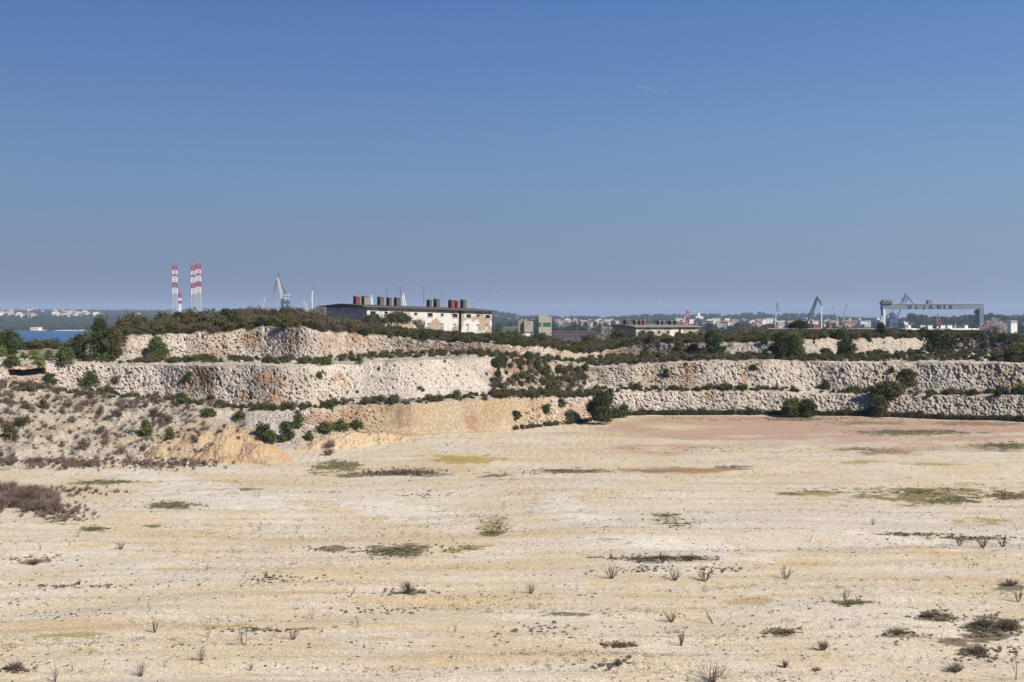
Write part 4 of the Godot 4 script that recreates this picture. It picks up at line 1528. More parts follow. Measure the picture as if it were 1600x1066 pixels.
	crane("mobile_crane", "thin crane leaning right, rightmost of the slim cranes", 1000, 1317, 508, 2.5, [["jib", Color(0.33, 0.36, 0.36), 0.6, [1316.5, 505, 1323.5, 478, 1.3], [1323.2, 479, 1324.6, 475, 1.8], [1318, 498, 1324.5, 476, 0.5]]])
	crane("portal_crane", "dark blue portal crane with zigzag jib behind the gantry crane", 1120, 1393.5, 503, 5.0, [
		["tower", Color(0.07, 0.10, 0.17), 3.0, [1388.5, 503, 1401, 503, 4.2], [1388, 500, 1400.5, 500, 3.0], [1391, 500, 1394, 489, 2.0], [1398, 500, 1394.8, 489, 2.0], [1391.5, 494.5, 1397.5, 494.5, 2.4]],
		["boom", Color(0.10, 0.14, 0.20), 1.2, [1394.4, 489, 1402, 496.6, 1.2], [1396, 488.6, 1403, 496.2, 0.8], [1402, 496.8, 1416, 460.4, 1.3], [1405, 476, 1415.6, 461, 0.9], [1413.4, 476, 1420, 464, 0.9]],
		["jib", Color(0.10, 0.14, 0.20), 0.9, [1413.6, 458, 1428.5, 476.4, 1.3]], ["counterweight_arm", Color(0.10, 0.14, 0.20), 0.9, [1394.4, 488.8, 1385.6, 494.2, 1.2], [1384.8, 494.3, 1387, 494.3, 2.4], [1397.5, 484, 1386, 494, 0.8]],
		["hoist_rope", Color(0.2, 0.2, 0.2), 0.0, [1386, 495, 1386, 502, 0.5]]])
	crane("portal_crane", "small red crane with a lattice top below the middle of the gantry", 1150, 1465, 503, 3.0, [["tower", Color(0.24, 0.10, 0.10), 1.5, [1463, 508, 1464.5, 499, 2.0], [1462, 500.6, 1468, 499.4, 3.0], [1461, 505, 1469, 505, 2.0]], ["mast", steel_grey, 0.5, [1465.4, 500, 1465.6, 490, 0.9]], ["jib", steel_grey, 0.5, [1467.5, 499, 1472, 506, 0.8]]])
	gantry()

func gantry() -> void:
	var d := 1060.0
	var t := thing("gantry_crane", "huge grey gantry crane with dark lettering on its beam", "gantry crane", at(1456, 510, d))
	var off := t.position
	var body := Color(0.14, 0.172, 0.20)
	var p := func(u: float, v: float, z: float) -> Vector3:
		return at(u, v, d) - off + Vector3(0, 0, z)
	var b := MB.new()
	b.col = body
	b.span(p.call(1377.5, 483.6, -3.5), p.call(1535, 475.8, 3.5))
	part("main_beam", b, M.paint, t)
	b = MB.new()
	b.col = Color(0.22, 0.24, 0.25)
	b.span(p.call(1377.3, 475.75, -3.8), p.call(1535.2, 475.2, 3.8))
	part("walkway", b, M.paint, t)
	b = MB.new()
	b.col = Color(0.33, 0.36, 0.37)
	for z in [-3.6, 3.6]:
		b.beam(p.call(1391, 472.2, z), p.call(1535, 472.6, z), 0.22)
		for k in 30:
			var u := lerpf(1391, 1535, k / 29.0)
			b.beam(p.call(u, 475.2, z), p.call(u, 472.3, z), 0.2)
	part("railing", b, M.paint, t)
	for z in [-2.6, 2.6]:
		b = MB.new()
		b.col = Color(0.5, 0.5, 0.49)
		b.beam(p.call(1380.2, 483, z), p.call(1379.8, 514, z), 2.2)
		part("slender_leg", b, M.paint, t)
		b = MB.new()
		b.col = body * 0.85
		b.beam(p.call(1531, 482, z), p.call(1531, 514, z), 4.2, 3.8)
		part("box_leg", b, M.paint, t)
	b = MB.new()
	b.col = body * 0.9
	b.span(p.call(1526.5, 484.5, -3.0), p.call(1534.6, 483.6, 3.0))
	part("leg_head", b, M.paint, t)
	b = MB.new()
	b.col = Color(0.16, 0.145, 0.135)
	b.span(p.call(1377, 475.2, -4.5), p.call(1392, 471.4, 4.5))
	b.span(p.call(1379, 471.3, -3.5), p.call(1390.5, 468.8, 3.5))
	for k in 5:
		b.beam(p.call(1376.5 + k * 3.6, 475, 5.0), p.call(1378.5 + k * 3.6, 469.5, 5.0), 0.5)
	part("machine_house", b, M.paint, t)
	b = MB.new()
	b.col = Color(0.30, 0.31, 0.31)
	b.beam(p.call(1391, 470, 0), p.call(1391.8, 465.6, 0), 0.5)
	b.beam(p.call(1390, 465.6, 0), p.call(1397, 464.8, 0), 0.45)
	part("service_hoist", b, M.paint, t)
	b = MB.new()
	b.col = Color(0.19, 0.17, 0.15)
	b.span(p.call(1448.7, 475.1, -3.6), p.call(1456, 471, 3.6))
	b.span(p.call(1449.4, 470.9, -2.6), p.call(1455.5, 469, 2.6))
	part("trolley", b, M.paint, t)
	b = MB.new()
	b.col = Color(0.30, 0.31, 0.31)
	b.beam(p.call(1455, 469, 0), p.call(1455.4, 465.6, 0), 0.4)
	b.beam(p.call(1451.5, 466, 0), p.call(1457, 465.6, 0), 0.4)
	part("trolley_davit", b, M.paint, t)
	b = MB.new()
	b.col = Color(0.07, 0.09, 0.12)
	b.span(p.call(1522.8, 490, -1.5), p.call(1526.2, 485.3, 2.5))
	part("operator_cab", b, M.paint, t)
	b = MB.new()
	b.col = Color(0.32, 0.35, 0.36)
	for k in 3:
		b.beam(p.call(1533.5, 482.3 + k * 4.0, 2), p.call(1538, 482.3 + k * 4.0, 2), 0.5)
	b.beam(p.call(1535.6, 476, 2), p.call(1535.6, 492, 2), 0.4)
	part("stair", b, M.paint, t)
	var font := SystemFont.new()
	font.font_names = PackedStringArray(["Droid Sans"])
	font.font_weight = 700
	var us_: Array = [1419.6, 1430.6, 1441.9, 1452.4, 1465.0, 1473.8, 1483.5]
	for k in 7:
		var tm := TextMesh.new()
		tm.text = "ULJANIK"[k]
		tm.font = font
		tm.font_size = 64
		tm.pixel_size = 0.078
		tm.depth = 0.25
		var lm := mat(lin(0.015, 0.022, 0.06), 0.6, false)
		tm.material = lm
		var o := obj("letter", tm, t)
		o.position = p.call(us_[k], 479.7, 3.62)
		o.scale = Vector3(1.2, 1.0, 1.0)
	for z in [-1.0, 1.0]:
		b = MB.new()
		b.col = Color(0.25, 0.27, 0.29)
		b.beam(p.call(1452.5, 483.7, z), p.call(1452.6, 503, z), 0.12)
		part("hoist_rope", b, M.paint, t)

func buildings() -> void:
	var red := Color(0.125, 0.05, 0.04)
	var brown := Color(0.092, 0.07, 0.06)
	var grey := Color(0.17, 0.155, 0.14)
	var wins: Array = []
	for e in [[583, 1.1, 1], [602.6, 0.95, 0], [620, 1.1, 1], [650, 0.95, 0], [671.4, 1.1, 1], [691.4, 0.95, 0], [711.5, 1.1, 1], [731.8, 1.1, 1], [746.8, 0.95, 0], [762, 1.1, 1]]:
		wins.append([e[0], e[1], 1.5 if e[2] else 0.9, 0.75 if e[2] else 0.6, true])
	for u in [650, 671, 691, 711, 731, 746.8, 761.5]:
		wins.append([u, 3.3, 0.95, 1.6, false])
	for u in [671, 691, 711, 731, 746.8, 761.5]:
		wins.append([u, 5.6, 0.95, 1.2, false])
	barracks("long derelict barracks with peeling white walls and many roof chimneys", {"seed": 81, "corner_u": 572, "corner_v": 480, "depth": 252, "right_u": 770, "left_u": 510, "yaw": 40, "tilt": 1.55, "height": 9.0,
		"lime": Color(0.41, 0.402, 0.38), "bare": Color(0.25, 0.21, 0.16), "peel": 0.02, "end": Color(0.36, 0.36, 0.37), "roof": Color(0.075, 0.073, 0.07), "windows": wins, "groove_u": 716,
		"chimneys": [[552, 563, 2.0, red], [565, 575.5, 2.1, grey], [590, 600, 2.1, brown], [605.5, 612, 2.0, brown], [616, 625.8, 2.1, brown], [668.5, 675, 1.9, brown], [678.6, 687, 2.2, brown], [701, 711, 2.1, Color(0.13, 0.045, 0.038)], [711.5, 717, 1.9, red], [720.5, 728.8, 2.3, brown]]})
	# a low water tank house between the right-hand chimneys belongs to the same roof
	var wins2: Array = []
	for u in [1016, 1030, 1044, 1078]:
		wins2.append([u, 1.2, 1.1, 0.8, true])
	barracks("low derelict barracks with stained white wall and paired brick chimneys", {"seed": 84, "corner_u": 993.6, "corner_v": 511.5, "depth": 330, "right_u": 1091, "left_u": 957, "yaw": 38, "tilt": 0.35, "height": 7.5,
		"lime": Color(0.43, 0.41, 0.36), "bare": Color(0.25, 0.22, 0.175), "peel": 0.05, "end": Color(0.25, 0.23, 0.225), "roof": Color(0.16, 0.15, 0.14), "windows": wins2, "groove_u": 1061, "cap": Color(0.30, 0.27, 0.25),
		"chimneys": [[971.5, 977, 1.6, brown], [978, 984, 1.6, brown], [991, 996.5, 1.5, brown], [998.5, 1003, 1.5, red], [1003.7, 1009.5, 1.5, brown], [1028, 1033, 1.3, brown], [1034, 1039.6, 1.3, brown], [1046.5, 1051.6, 1.3, brown], [1053.6, 1060.6, 1.3, brown]]})
	barracks("long low flat roofed barracks with rusty brown chimneys behind the pines", {"seed": 87, "corner_u": 1205, "corner_v": 514.5, "depth": 420, "right_u": 1362, "left_u": 1200, "yaw": 6, "tilt": 0.1, "height": 6.5,
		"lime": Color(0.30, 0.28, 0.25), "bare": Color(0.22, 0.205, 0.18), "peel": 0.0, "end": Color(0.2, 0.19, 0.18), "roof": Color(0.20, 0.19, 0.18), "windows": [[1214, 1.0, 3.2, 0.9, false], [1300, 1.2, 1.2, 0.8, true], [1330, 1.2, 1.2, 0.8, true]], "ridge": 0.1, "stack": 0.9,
		"chimneys": [[1208.8, 1215.8, 1.7, Color(0.24, 0.085, 0.05)], [1271.3, 1275, 1.5, Color(0.24, 0.085, 0.05)], [1275.4, 1279.4, 1.5, Color(0.22, 0.08, 0.05)], [1295, 1300, 1.6, Color(0.25, 0.085, 0.05)], [1318, 1326, 1.2, brown]]})
	var w := Color(0.58, 0.575, 0.55)
	barracks("white roofed barracks with white chimneys below the gantry crane", {"seed": 90, "corner_u": 1414, "corner_v": 515.6, "depth": 455, "right_u": 1532, "left_u": 1410, "yaw": 4, "tilt": 0.05, "height": 6.0,
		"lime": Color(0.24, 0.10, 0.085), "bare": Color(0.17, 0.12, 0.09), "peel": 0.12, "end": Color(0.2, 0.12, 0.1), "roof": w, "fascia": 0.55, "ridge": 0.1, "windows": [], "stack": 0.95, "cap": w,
		"chimneys": [[1418.7, 1423.6, 1.4, w], [1438.8, 1446, 1.3, w], [1450, 1457, 1.3, w], [1464.3, 1466.4, 0.9, w], [1470.2, 1477, 1.4, w], [1480.6, 1488, 1.4, w], [1507.6, 1512.8, 1.4, w]]})
	var mast := thing("water_tank", "small white tank on a post at the left end of the white roof", "tank", at(1415.5, 514, 452))
	var b := MB.new()
	b.col = w
	b.beam(Vector3(0, -3, 0), Vector3(0, 1.6, 0), 0.35)
	part("post", b, M.paint, mast)
	b = MB.new()
	b.col = w
	b.span(Vector3(-0.75, 1.6, -0.6), Vector3(0.75, 2.7, 0.6))
	b.span(Vector3(-0.95, 2.71, -0.2), Vector3(-0.35, 3.1, 0.2))
	part("tank", b, M.paint, mast)
	# the concrete mill with its green-banded tower
	var d := 560.0
	var t := thing("concrete_tower_building", "concrete building with a pale tower that has a green band", "building", at(842, 530, d))
	var off := t.position
	var p := func(u: float, v: float, z: float) -> Vector3:
		return at(u, v, d) - off + Vector3(0, 0, z)
	var beige := Color(0.33, 0.30, 0.24)
	b = MB.new()
	b.col = beige
	b.span(p.call(841.8, 545, -8), p.call(861, 495.2, 0))
	var k1: Vector3 = p.call(841.8, 495.2, 0)
	var k2: Vector3 = p.call(861, 495.2, 0)
	var rise := 0.95
	b.quad(k1, k2, k2 + Vector3(0, 0.1, 0), k1 + Vector3(0, rise, 0))
	b.quad(k2 + Vector3(0, 0, -8), k1 + Vector3(0, 0, -8), k1 + Vector3(0, rise, -8), k2 + Vector3(0, 0.1, -8))
	b.quad(k1 + Vector3(0, 0, -8), k1, k1 + Vector3(0, rise, 0), k1 + Vector3(0, rise, -8))
	b.quad(k1 + Vector3(0, rise, 0), k2 + Vector3(0, 0.1, 0), k2 + Vector3(0, 0.1, -8), k1 + Vector3(0, rise, -8))
	part("tower", b, M.dull, t)
	b = MB.new()
	b.col = Color(0.035, 0.11, 0.055)
	b.span(p.call(848.4, 510.8, 0.004), p.call(861.1, 504, 0.05))
	part("green_band", b, M.paint, t)
	b = MB.new()
	b.col = Color(0.035, 0.11, 0.055)
	b.span(p.call(841.7, 510.8, 0.004), p.call(845.6, 504, 0.05))
	part("green_band", b, M.paint, t)
	b = MB.new()
	b.col = Color(0.30, 0.28, 0.24)
	b.span(p.call(845.7, 529, 0.003), p.call(847.2, 498, 0.06))
	part("window_slit", b, M.dull, t)
	b = MB.new()
	b.col = Color(0.60, 0.57, 0.50)
	b.span(p.call(861.02, 535, -4), p.call(861.6, 496, 0.1))
	part("corner_fin", b, M.dull, t)
	b = MB.new()
	b.col = beige * 0.85
	b.span(p.call(819, 545, -12), p.call(841.7, 502, -2.0))
	part("mill_block", b, M.dull, t)
	b = MB.new()
	b.col = beige * 0.6
	b.span(p.call(809.5, 545, -11), p.call(818.9, 500, -3.5))
	part("side_block", b, M.dull, t)
	b = MB.new()
	b.col = beige
	b.beam(p.call(819.5, 517.5, -1.7), p.call(831, 503, -1.7), 0.7)
	b.beam(p.call(819, 518, -1.6), p.call(841, 518.6, -1.6), 0.5)
	part("conveyor", b, M.dull, t)
	b = MB.new()
	b.col = Color(0.6, 0.58, 0.55)
	b.span(p.call(815, 530, 0.5), p.call(838, 520.5, 3.5))
	part("annex", b, M.dull, t)
	for u in [822.0, 833.5, 838.5, 816.5]:
		b = MB.new()
		b.col = Color(0.35, 0.34, 0.32)
		b.beam(p.call(u, 502, -5), p.call(u, 498.5, -5), 0.7)
		part("vent", b, M.dull, t)
	# sheds among the gardens before the low barracks
	var spots := [[912, 930, 535, 539.5, Color(0.62, 0.64, 0.60), Color(0.60, 0.62, 0.60), "pale greenhouse in the gardens below the bare tree"], [930.5, 944, 536.5, 540, Color(0.30, 0.12, 0.08), Color(0.34, 0.16, 0.11), "small shed with reddish roof beside the pale greenhouse"],
		[972, 998, 530.5, 535, Color(0.20, 0.19, 0.18), Color(0.36, 0.34, 0.33), "low grey garden shed before the low barracks"], [985.5, 992, 534, 537, Color(0.70, 0.70, 0.69), Color(0.7, 0.7, 0.7), "white trailer parked beside the grey garden shed"], [971, 975, 528, 535, Color(0.5, 0.48, 0.45), Color(0.45, 0.43, 0.40), "narrow concrete hut left of the grey garden shed"]]
	for s in spots:
		far_block("garden_shed" if s[6].find("trailer") < 0 else "trailer", s[6], "shed" if s[6].find("trailer") < 0 else "trailer", s[0], s[1], s[2], s[3], 262, 4.0, s[4], s[5])

func trees() -> void:
	# [builder, label, u, foot v, top v, width in photo pixels, stretch depth or -1 for ground, colours, kind]
	var list := [
		["pine_tree", "dark pine at the left end of the upper rock face", 161, 560, 496, 44, 176, PINES, "cone"],
		["pine_tree", "smaller dark pine left of the pine at the cliff end", 124, 562, 522, 26, 178, PINES, "cone"],
		["pine_tree", "dark young pine in the shadow right of the cliff-end pine", 178, 560, 508, 26, 183, OLIVES, "round"],
		["pine_tree", "dark bushy tree cut by the left edge of the picture", 5, 552, 516, 40, 192, PINES, "round"],
		["pine_tree", "young green pine growing against the left upper rock face", 249, 562, 527, 34, 175, GREENS, "cone"],
		["pine_tree", "lone dark round pine before the upper face on the right", 1117, 549, 516, 30, 205, PINES, "round"],
		["pine_tree", "large dark green pine against the right upper face, left of its pair", 1219, 562, 519, 40, 198, PINES, "cone"],
		["pine_tree", "large green pine against the right upper face, right of its pair", 1245, 562, 521, 34, 196, GREENS, "cone"],
		["umbrella_pine", "dark umbrella shaped tree on pale bare stems above the rim", 1249, 526, 501, 26, 232, PINES, "umbrella"],
		["pine_tree", "small dark pine on the rim below the left leg of the gantry", 1378, 531, 504, 19, 225, PINES, "cone"],
		["pine_tree", "broad dark pine leaning over the right upper face", 1471, 552, 514, 40, 205, PINES, "round"],
		["pine_tree", "green pine bush at the right edge of the upper terrace", 1590, 566, 539, 38, 190, GREENS, "round"],
		["evergreen_tree", "big dark evergreen at the corner where the ochre face meets the back wall", 940, 659, 609, 40, 157, PINES, "round"],
		["evergreen_tree", "olive tree against the white wall of the low barracks, left one", 1004, 537, 516, 13, 285, OLIVES, "round"],
		["evergreen_tree", "olive tree against the white wall of the low barracks, right one", 1017, 537, 517, 15, 285, PINES, "round"],
		["evergreen_tree", "dark tree covering the grooved end of the low barracks", 1060, 538, 519, 17, 290, PINES, "round"],
		["evergreen_tree", "dark tree at the right corner of the low barracks", 1078, 538, 519, 15, 288, OLIVES, "round"],
		["evergreen_tree", "very dark round tree at the near corner of the long barracks", 583, 520, 492, 36, 225, [Color(0.05, 0.055, 0.035), Color(0.065, 0.07, 0.04)], "round"],
		["evergreen_tree", "flat topped olive tree before the long facade", 621, 520, 489, 36, 228, OLIVES, "umbrella"],
		["pine_tree", "small round headed tree sticking out of the left thicket", 351, 512, 481, 12, 178, PINES, "umbrella"],
		["pine_tree", "dark bush shaped tree beside the round headed tree in the left thicket", 366, 512, 483, 18, 178, OLIVES, "round"],
		["evergreen_tree", "dark tree in the shadowed notch of the right upper face", 1322, 556, 528, 26, 196, PINES, "round"],
		["evergreen_tree", "green bush shaped tree at the foot of the right lower face", 1238, 650, 622, 30, 168, GREENS, "round"],
		["evergreen_tree", "dark bush shaped tree beside the green one at the right lower face", 1262, 650, 624, 30, 168, PINES, "round"],
		["evergreen_tree", "dark tree filling the gully of the right lower face", 1372, 652, 618, 30, 168, OLIVES, "round"],
		["evergreen_tree", "broad dark tree on the lower bench in the right gully", 1388, 616, 598, 46, 170, OLIVES, "round"],
		["evergreen_tree", "bushy tree high in the right gully of the middle face", 1418, 604, 576, 26, 172, OLIVES, "round"]]
	var k := 0
	for e in list:
		k += 1
		var d: float = e[6]
		if d < 216.0:
			d = minf(d, -ground_at(e[2], e[3]).z - 0.4)
		var foot := at(e[2], e[3], d)
		var h: float = (e[3] - e[4]) / FOCAL * d
		evergreen(e[0], e[1], foot, h, e[5] / FOCAL * d, 900 + k, e[7], e[8])
	var blossom := [Color(0.42, 0.36, 0.36), Color(0.50, 0.44, 0.43), Color(0.34, 0.28, 0.27)]
	var d2 := 235.0
	bare_tree("almond_tree", "almond tree in pale pinkish bloom on the rim right of the gantry", at(1556, 531, d2), 33 / FOCAL * d2, 56 / FOCAL * d2, 951, Color(0.12, 0.10, 0.09), 14, blossom)
	bare_tree("bare_tree", "spreading bare pale branched tree left of the low barracks", at(946, 540, 290), 36 / FOCAL * 290, 40 / FOCAL * 290, 953, Color(0.30, 0.27, 0.25))
	bare_tree("bare_tree", "bare grey tree right of the low barracks, left of the round pine", at(1100, 538, 280), 27 / FOCAL * 280, 32 / FOCAL * 280, 954, Color(0.22, 0.19, 0.18), 4, DUSKY)
	bare_tree("bare_tree", "grey bare tree between the round pine and the tall pine pair", at(1160, 536, 262), 28 / FOCAL * 262, 44 / FOCAL * 262, 955, Color(0.21, 0.18, 0.17), 4, DUSKY)
	bare_tree("bare_tree", "thin grey tree behind the two big pines, left of the flat roof", at(1188, 534, 262), 26 / FOCAL * 262, 36 / FOCAL * 262, 956, Color(0.20, 0.18, 0.17), 4, DUSKY)
	bare_tree("bare_tree", "bare twiggy tree right of the slim cranes", at(1334, 514, 440), 21 / FOCAL * 440, 20 / FOCAL * 440, 957, Color(0.20, 0.17, 0.16))
	bare_tree("bare_tree", "grey leafless tree before the facade of the long barracks", at(652, 522, 238), 25 / FOCAL * 238, 30 / FOCAL * 238, 958, Color(0.26, 0.24, 0.23), 5, DUSKY)
	bare_tree("bare_tree", "thin bare tree in the middle of the left thicket", at(330, 512, 180), 30 / FOCAL * 180, 14 / FOCAL * 180, 959, Color(0.22, 0.19, 0.16))
	bare_tree("bare_tree", "bare twiggy tree on the right of the left-hand plateau, by the roof end", at(497, 507, 200), 30 / FOCAL * 200, 40 / FOCAL * 200, 960, Color(0.20, 0.17, 0.15), 4, DUSKY)

func thickets() -> void:
	var rng := RandomNumberGenerator.new()
	rng.seed = 77
	# bushes that stand out: [kind, u, foot v, top v, width, label]
	for e in [["green", 228, 683, 655, 26, "round green bush on the scree left of the orange heap"], ["green", 264, 685, 664, 20, "spiky green bush between the scree and the orange heap"], ["green", 324, 650, 635, 28, "bright green bush at the top of the track on the heap"],
			["green", 375, 658, 640, 24, "green bush behind the crest of the orange heap"], ["dark", 925, 645, 622, 24, "dark bush left of the big corner evergreen"], ["dark", 962, 655, 634, 22, "dark bush right of the big corner evergreen, upper one"], ["olive", 972, 654, 640, 22, "olive bush right of the big corner evergreen, lower one"], ["dark", 950, 628, 604, 22, "dark bush on the ledge behind the big corner evergreen"], ["dark", 412, 690, 656, 34, "olive bush at the right foot of the orange heap"], ["green", 424, 692, 670, 20, "green bush low between the heap and the dark bush"],
			["dark", 446, 690, 656, 34, "large dark green bush right of the orange heap"], ["green", 466, 668, 640, 24, "tall green bush above the large dark bush"], ["green", 483, 688, 672, 18, "small green bush left of the rounded ochre heap"],
			["green", 508, 677, 658, 34, "long green bush above the rounded ochre heap, left part"], ["green", 530, 672, 655, 34, "long green bush above the rounded ochre heap, middle part"], ["green", 556, 668, 656, 26, "long green bush above the rounded ochre heap, right part"],
			["green", 560, 569, 556, 14, "small vivid green bush on the broad bench before the upper face"], ["green", 508, 571, 556, 20, "green bush on the brink left of the vivid one"], ["green", 498, 592, 580, 14, "green tuft hanging on the middle face, left part"],
			["dark", 808, 655, 640, 20, "dark green bush halfway up the ochre face"], ["dark", 852, 645, 628, 18, "upper dark bush on the ochre face near its right end"], ["dark", 876, 636, 622, 20, "dark bush on the brink of the ochre face near its right end"], ["green", 889, 658, 638, 16, "green bush in the cleft of the ochre face near the corner"],
			["olive", 68, 640, 622, 20, "dry olive bush on the left scree below the cave"], ["olive", 15, 690, 660, 36, "dark olive bush on the scree by the left edge"], ["olive", 35, 668, 652, 34, "flat olive bush on the scree above the left edge bush"],
			["green", 140, 604, 578, 30, "green bush growing out of the left middle face"], ["dark", 78, 600, 580, 26, "dark green bush beside the orange cave"], ["grey", 180, 600, 584, 30, "grey brown bush right of the green one on the left middle face"],
			["dark", 293, 595, 578, 18, "dark bush at the mouth of the golden gully"], ["green", 285, 630, 612, 26, "green bush at the foot of the golden gully"], ["olive", 330, 628, 614, 20, "olive bush right of the golden gully's foot"],
			["dry", 190, 710, 686, 26, "round leafless shrub at the foot of the scree"], ["dry", 130, 700, 680, 34, "broad leafless shrub low on the scree"], ["dry", 222, 706, 688, 24, "leafless shrub right of the round one at the scree foot"],
			["green", 1290, 608, 592, 18, "upright yellow green bush on the right lower bench"], ["lime", 1498, 616, 609, 22, "yellow green bush on the right lower bench"], ["green", 1545, 616, 606, 16, "vivid green bush on the right lower bench"], ["green", 1592, 616, 600, 30, "green bush at the right edge of the lower bench"],
			["dark", 1040, 590, 574, 14, "dark tuft high on the right middle face"], ["dark", 1177, 577, 568, 14, "green tuft near the top of the right middle face"], ["dark", 975, 645, 628, 16, "dark bush at the left end of the back wall's foot"],
			["dark", 1391, 582, 572, 14, "dark tuft on the ribbed right middle face"], ["dark", 1290, 556, 542, 26, "dark bush below the shaded upper face on the right"], ["green", 100, 568, 540, 36, "green bush left of the cliff-end pines"], ["lime", 60, 572, 553, 24, "yellow green bush at the edge of the left bench"], ["green", 18, 570, 555, 28, "pale green bush at the left edge of the bench"], ["olive", 1060, 556, 532, 34, "big olive bush before the orange part of the right upper face"]]:
		var p := on_heap(e[1], e[2]) if e[1] > 220 and e[1] < 600 and e[2] > 630 else ground_at(e[1], e[2])
		var d := -p.z
		bush(e[0], p, (e[2] - e[3]) / FOCAL * d, e[4] / FOCAL * d, rng, e[5])
	thicket(1001, 1, -20, 270, 0.02, 1.0, {"dry": 95, "grey": 15, "olive": 8}, 0.45, 1.2, "on the pale scree slope", 1.2)
	thicket(1002, 1, -20, 300, 0.66, 1.0, {"dry": 38, "grey": 8}, 0.6, 1.3, "along the top of the scree slope", 1.5)
	thicket(1022, 2, -20, 345, 0.0, 1.0, {"dry": 24, "grey": 10, "olive": 8}, 0.6, 1.3, "along the foot of the left middle face", 1.4)
	thicket(1003, 2, 340, 780, 0.0, 1.0, {"olive": 26, "green": 12, "grey": 10, "dry": 10}, 0.5, 1.3, "along the ledge above the ochre face", 1.3)
	thicket(1004, 2, 930, 1700, 0.0, 1.0, {"olive": 24, "green": 16, "grey": 12, "dark": 12}, 0.5, 1.25, "along the lower bench of the back wall", 1.3)
	thicket(1005, 3, 768, 915, 0.02, 1.0, {"olive": 20, "grey": 24, "dark": 10, "dry": 12, "green": 8}, 0.7, 1.6, "on the overgrown slope in the quarry corner", 1.2)
	thicket(1006, 3, 350, 770, 0.1, 0.95, {"olive": 12, "grey": 8}, 0.25, 0.6, "clinging to the left middle face", 1.0)
	thicket(1007, 3, 930, 1700, 0.1, 0.95, {"olive": 14, "grey": 10}, 0.3, 0.7, "clinging to the right middle face", 1.0)
	thicket(1008, 4, 205, 920, 0.3, 1.0, {"olive": 34, "green": 22, "grey": 14}, 0.5, 1.2, "along the broad bench on the left", 1.5)
	thicket(1009, 4, 920, 1700, 0.1, 1.0, {"olive": 36, "green": 18, "grey": 26, "dark": 24}, 0.6, 1.4, "on the broad bench on the right", 1.4)
	thicket(1010, 1, 950, 1700, 0.0, 0.06, {"olive": 14, "grey": 20, "dry": 28, "dark": 10}, 0.6, 1.5, "along the foot of the back wall", 1.3)
	thicket(1011, 6, 182, 425, 0.05, 1.0, {"olive": 36, "dark": 18, "grey": 8}, 1.5, 3.0, "in the thicket on the left rim", 1.2)
	thicket(1012, 6, 405, 580, 0.0, 1.0, {"olive": 26, "grey": 14}, 1.0, 2.2, "on the knoll left of the long barracks", 1.25)
	thicket(1013, 6, 580, 930, 0.0, 1.0, {"olive": 30, "dark": 22, "grey": 14}, 0.7, 1.6, "on the rim before the long barracks", 1.3)
	thicket(1014, 6, 920, 1700, 0.0, 1.0, {"olive": 30, "dark": 26, "grey": 22, "green": 12}, 1.0, 2.2, "on the right rim", 1.4)
	thicket(1015, 7, 560, 930, 0.1, 0.9, {"dark": 20, "olive": 10, "grey": 8}, 0.8, 1.5, "below the long barracks", 1.2)
	thicket(1016, 7, 930, 1700, 0.05, 0.9, {"dark": 26, "grey": 20, "green": 14}, 1.0, 2.0, "on the plateau before the far low roofs", 1.3)
	thicket(1017, 5, 960, 1700, 0.1, 1.0, {"grey": 16, "dark": 18}, 0.5, 1.6, "growing over the right upper face", 1.2)
	thicket(1018, 5, 1430, 1700, 0.0, 1.0, {"grey": 14, "olive": 12}, 0.6, 1.4, "on the scrubby slope at the right end", 1.4)
	thicket(1019, 4, -30, 170, 0.5, 1.0, {"green": 6, "lime": 5, "grey": 6}, 0.8, 1.8, "on the bench at the far left", 1.4)
	thicket(1020, 7, -30, 175, 0.1, 1.0, {"green": 16, "dark": 14}, 1.8, 3.6, "in the belt of trees before the bay", 1.3)
	thicket(1021, 1, 800, 960, 0.0, 0.05, {"dry": 14, "grey": 8}, 0.5, 1.0, "at the foot of the ochre face near the corner", 1.3)
	# reedy beds of dry stalks on the floor
	var beds := [[28, 785, 60, 16, 14, 1.5, "in the reddish bed by the left edge"], [235, 728, 80, 9, 11, 1.0, "in the brown bed before the orange heap"], [70, 728, 80, 8, 10, 1.1, "along the foot of the scree at the far left"], [85, 800, 50, 14, 5, 0.5, "scattered right of the reddish bed"]]
	for b in beds:
		var places: Array = []
		for k in b[4]:
			places.append([b[0] + rng.randf_range(-1, 1) * b[2], b[1] + rng.randf_range(-1, 1) * b[3]])
		places.sort_custom(func(x, y): return x[0] < y[0])
		for k in places.size():
			var h: float = b[5] * rng.randf_range(0.6, 1.1)
			bush("dry", ground_at(places[k][0], places[k][1]), h, h * 1.7, rng, "leafless shrub, %s from the left %s" % [ordinal(k + 1), b[6]], "leafless shrubs %s" % b[6])

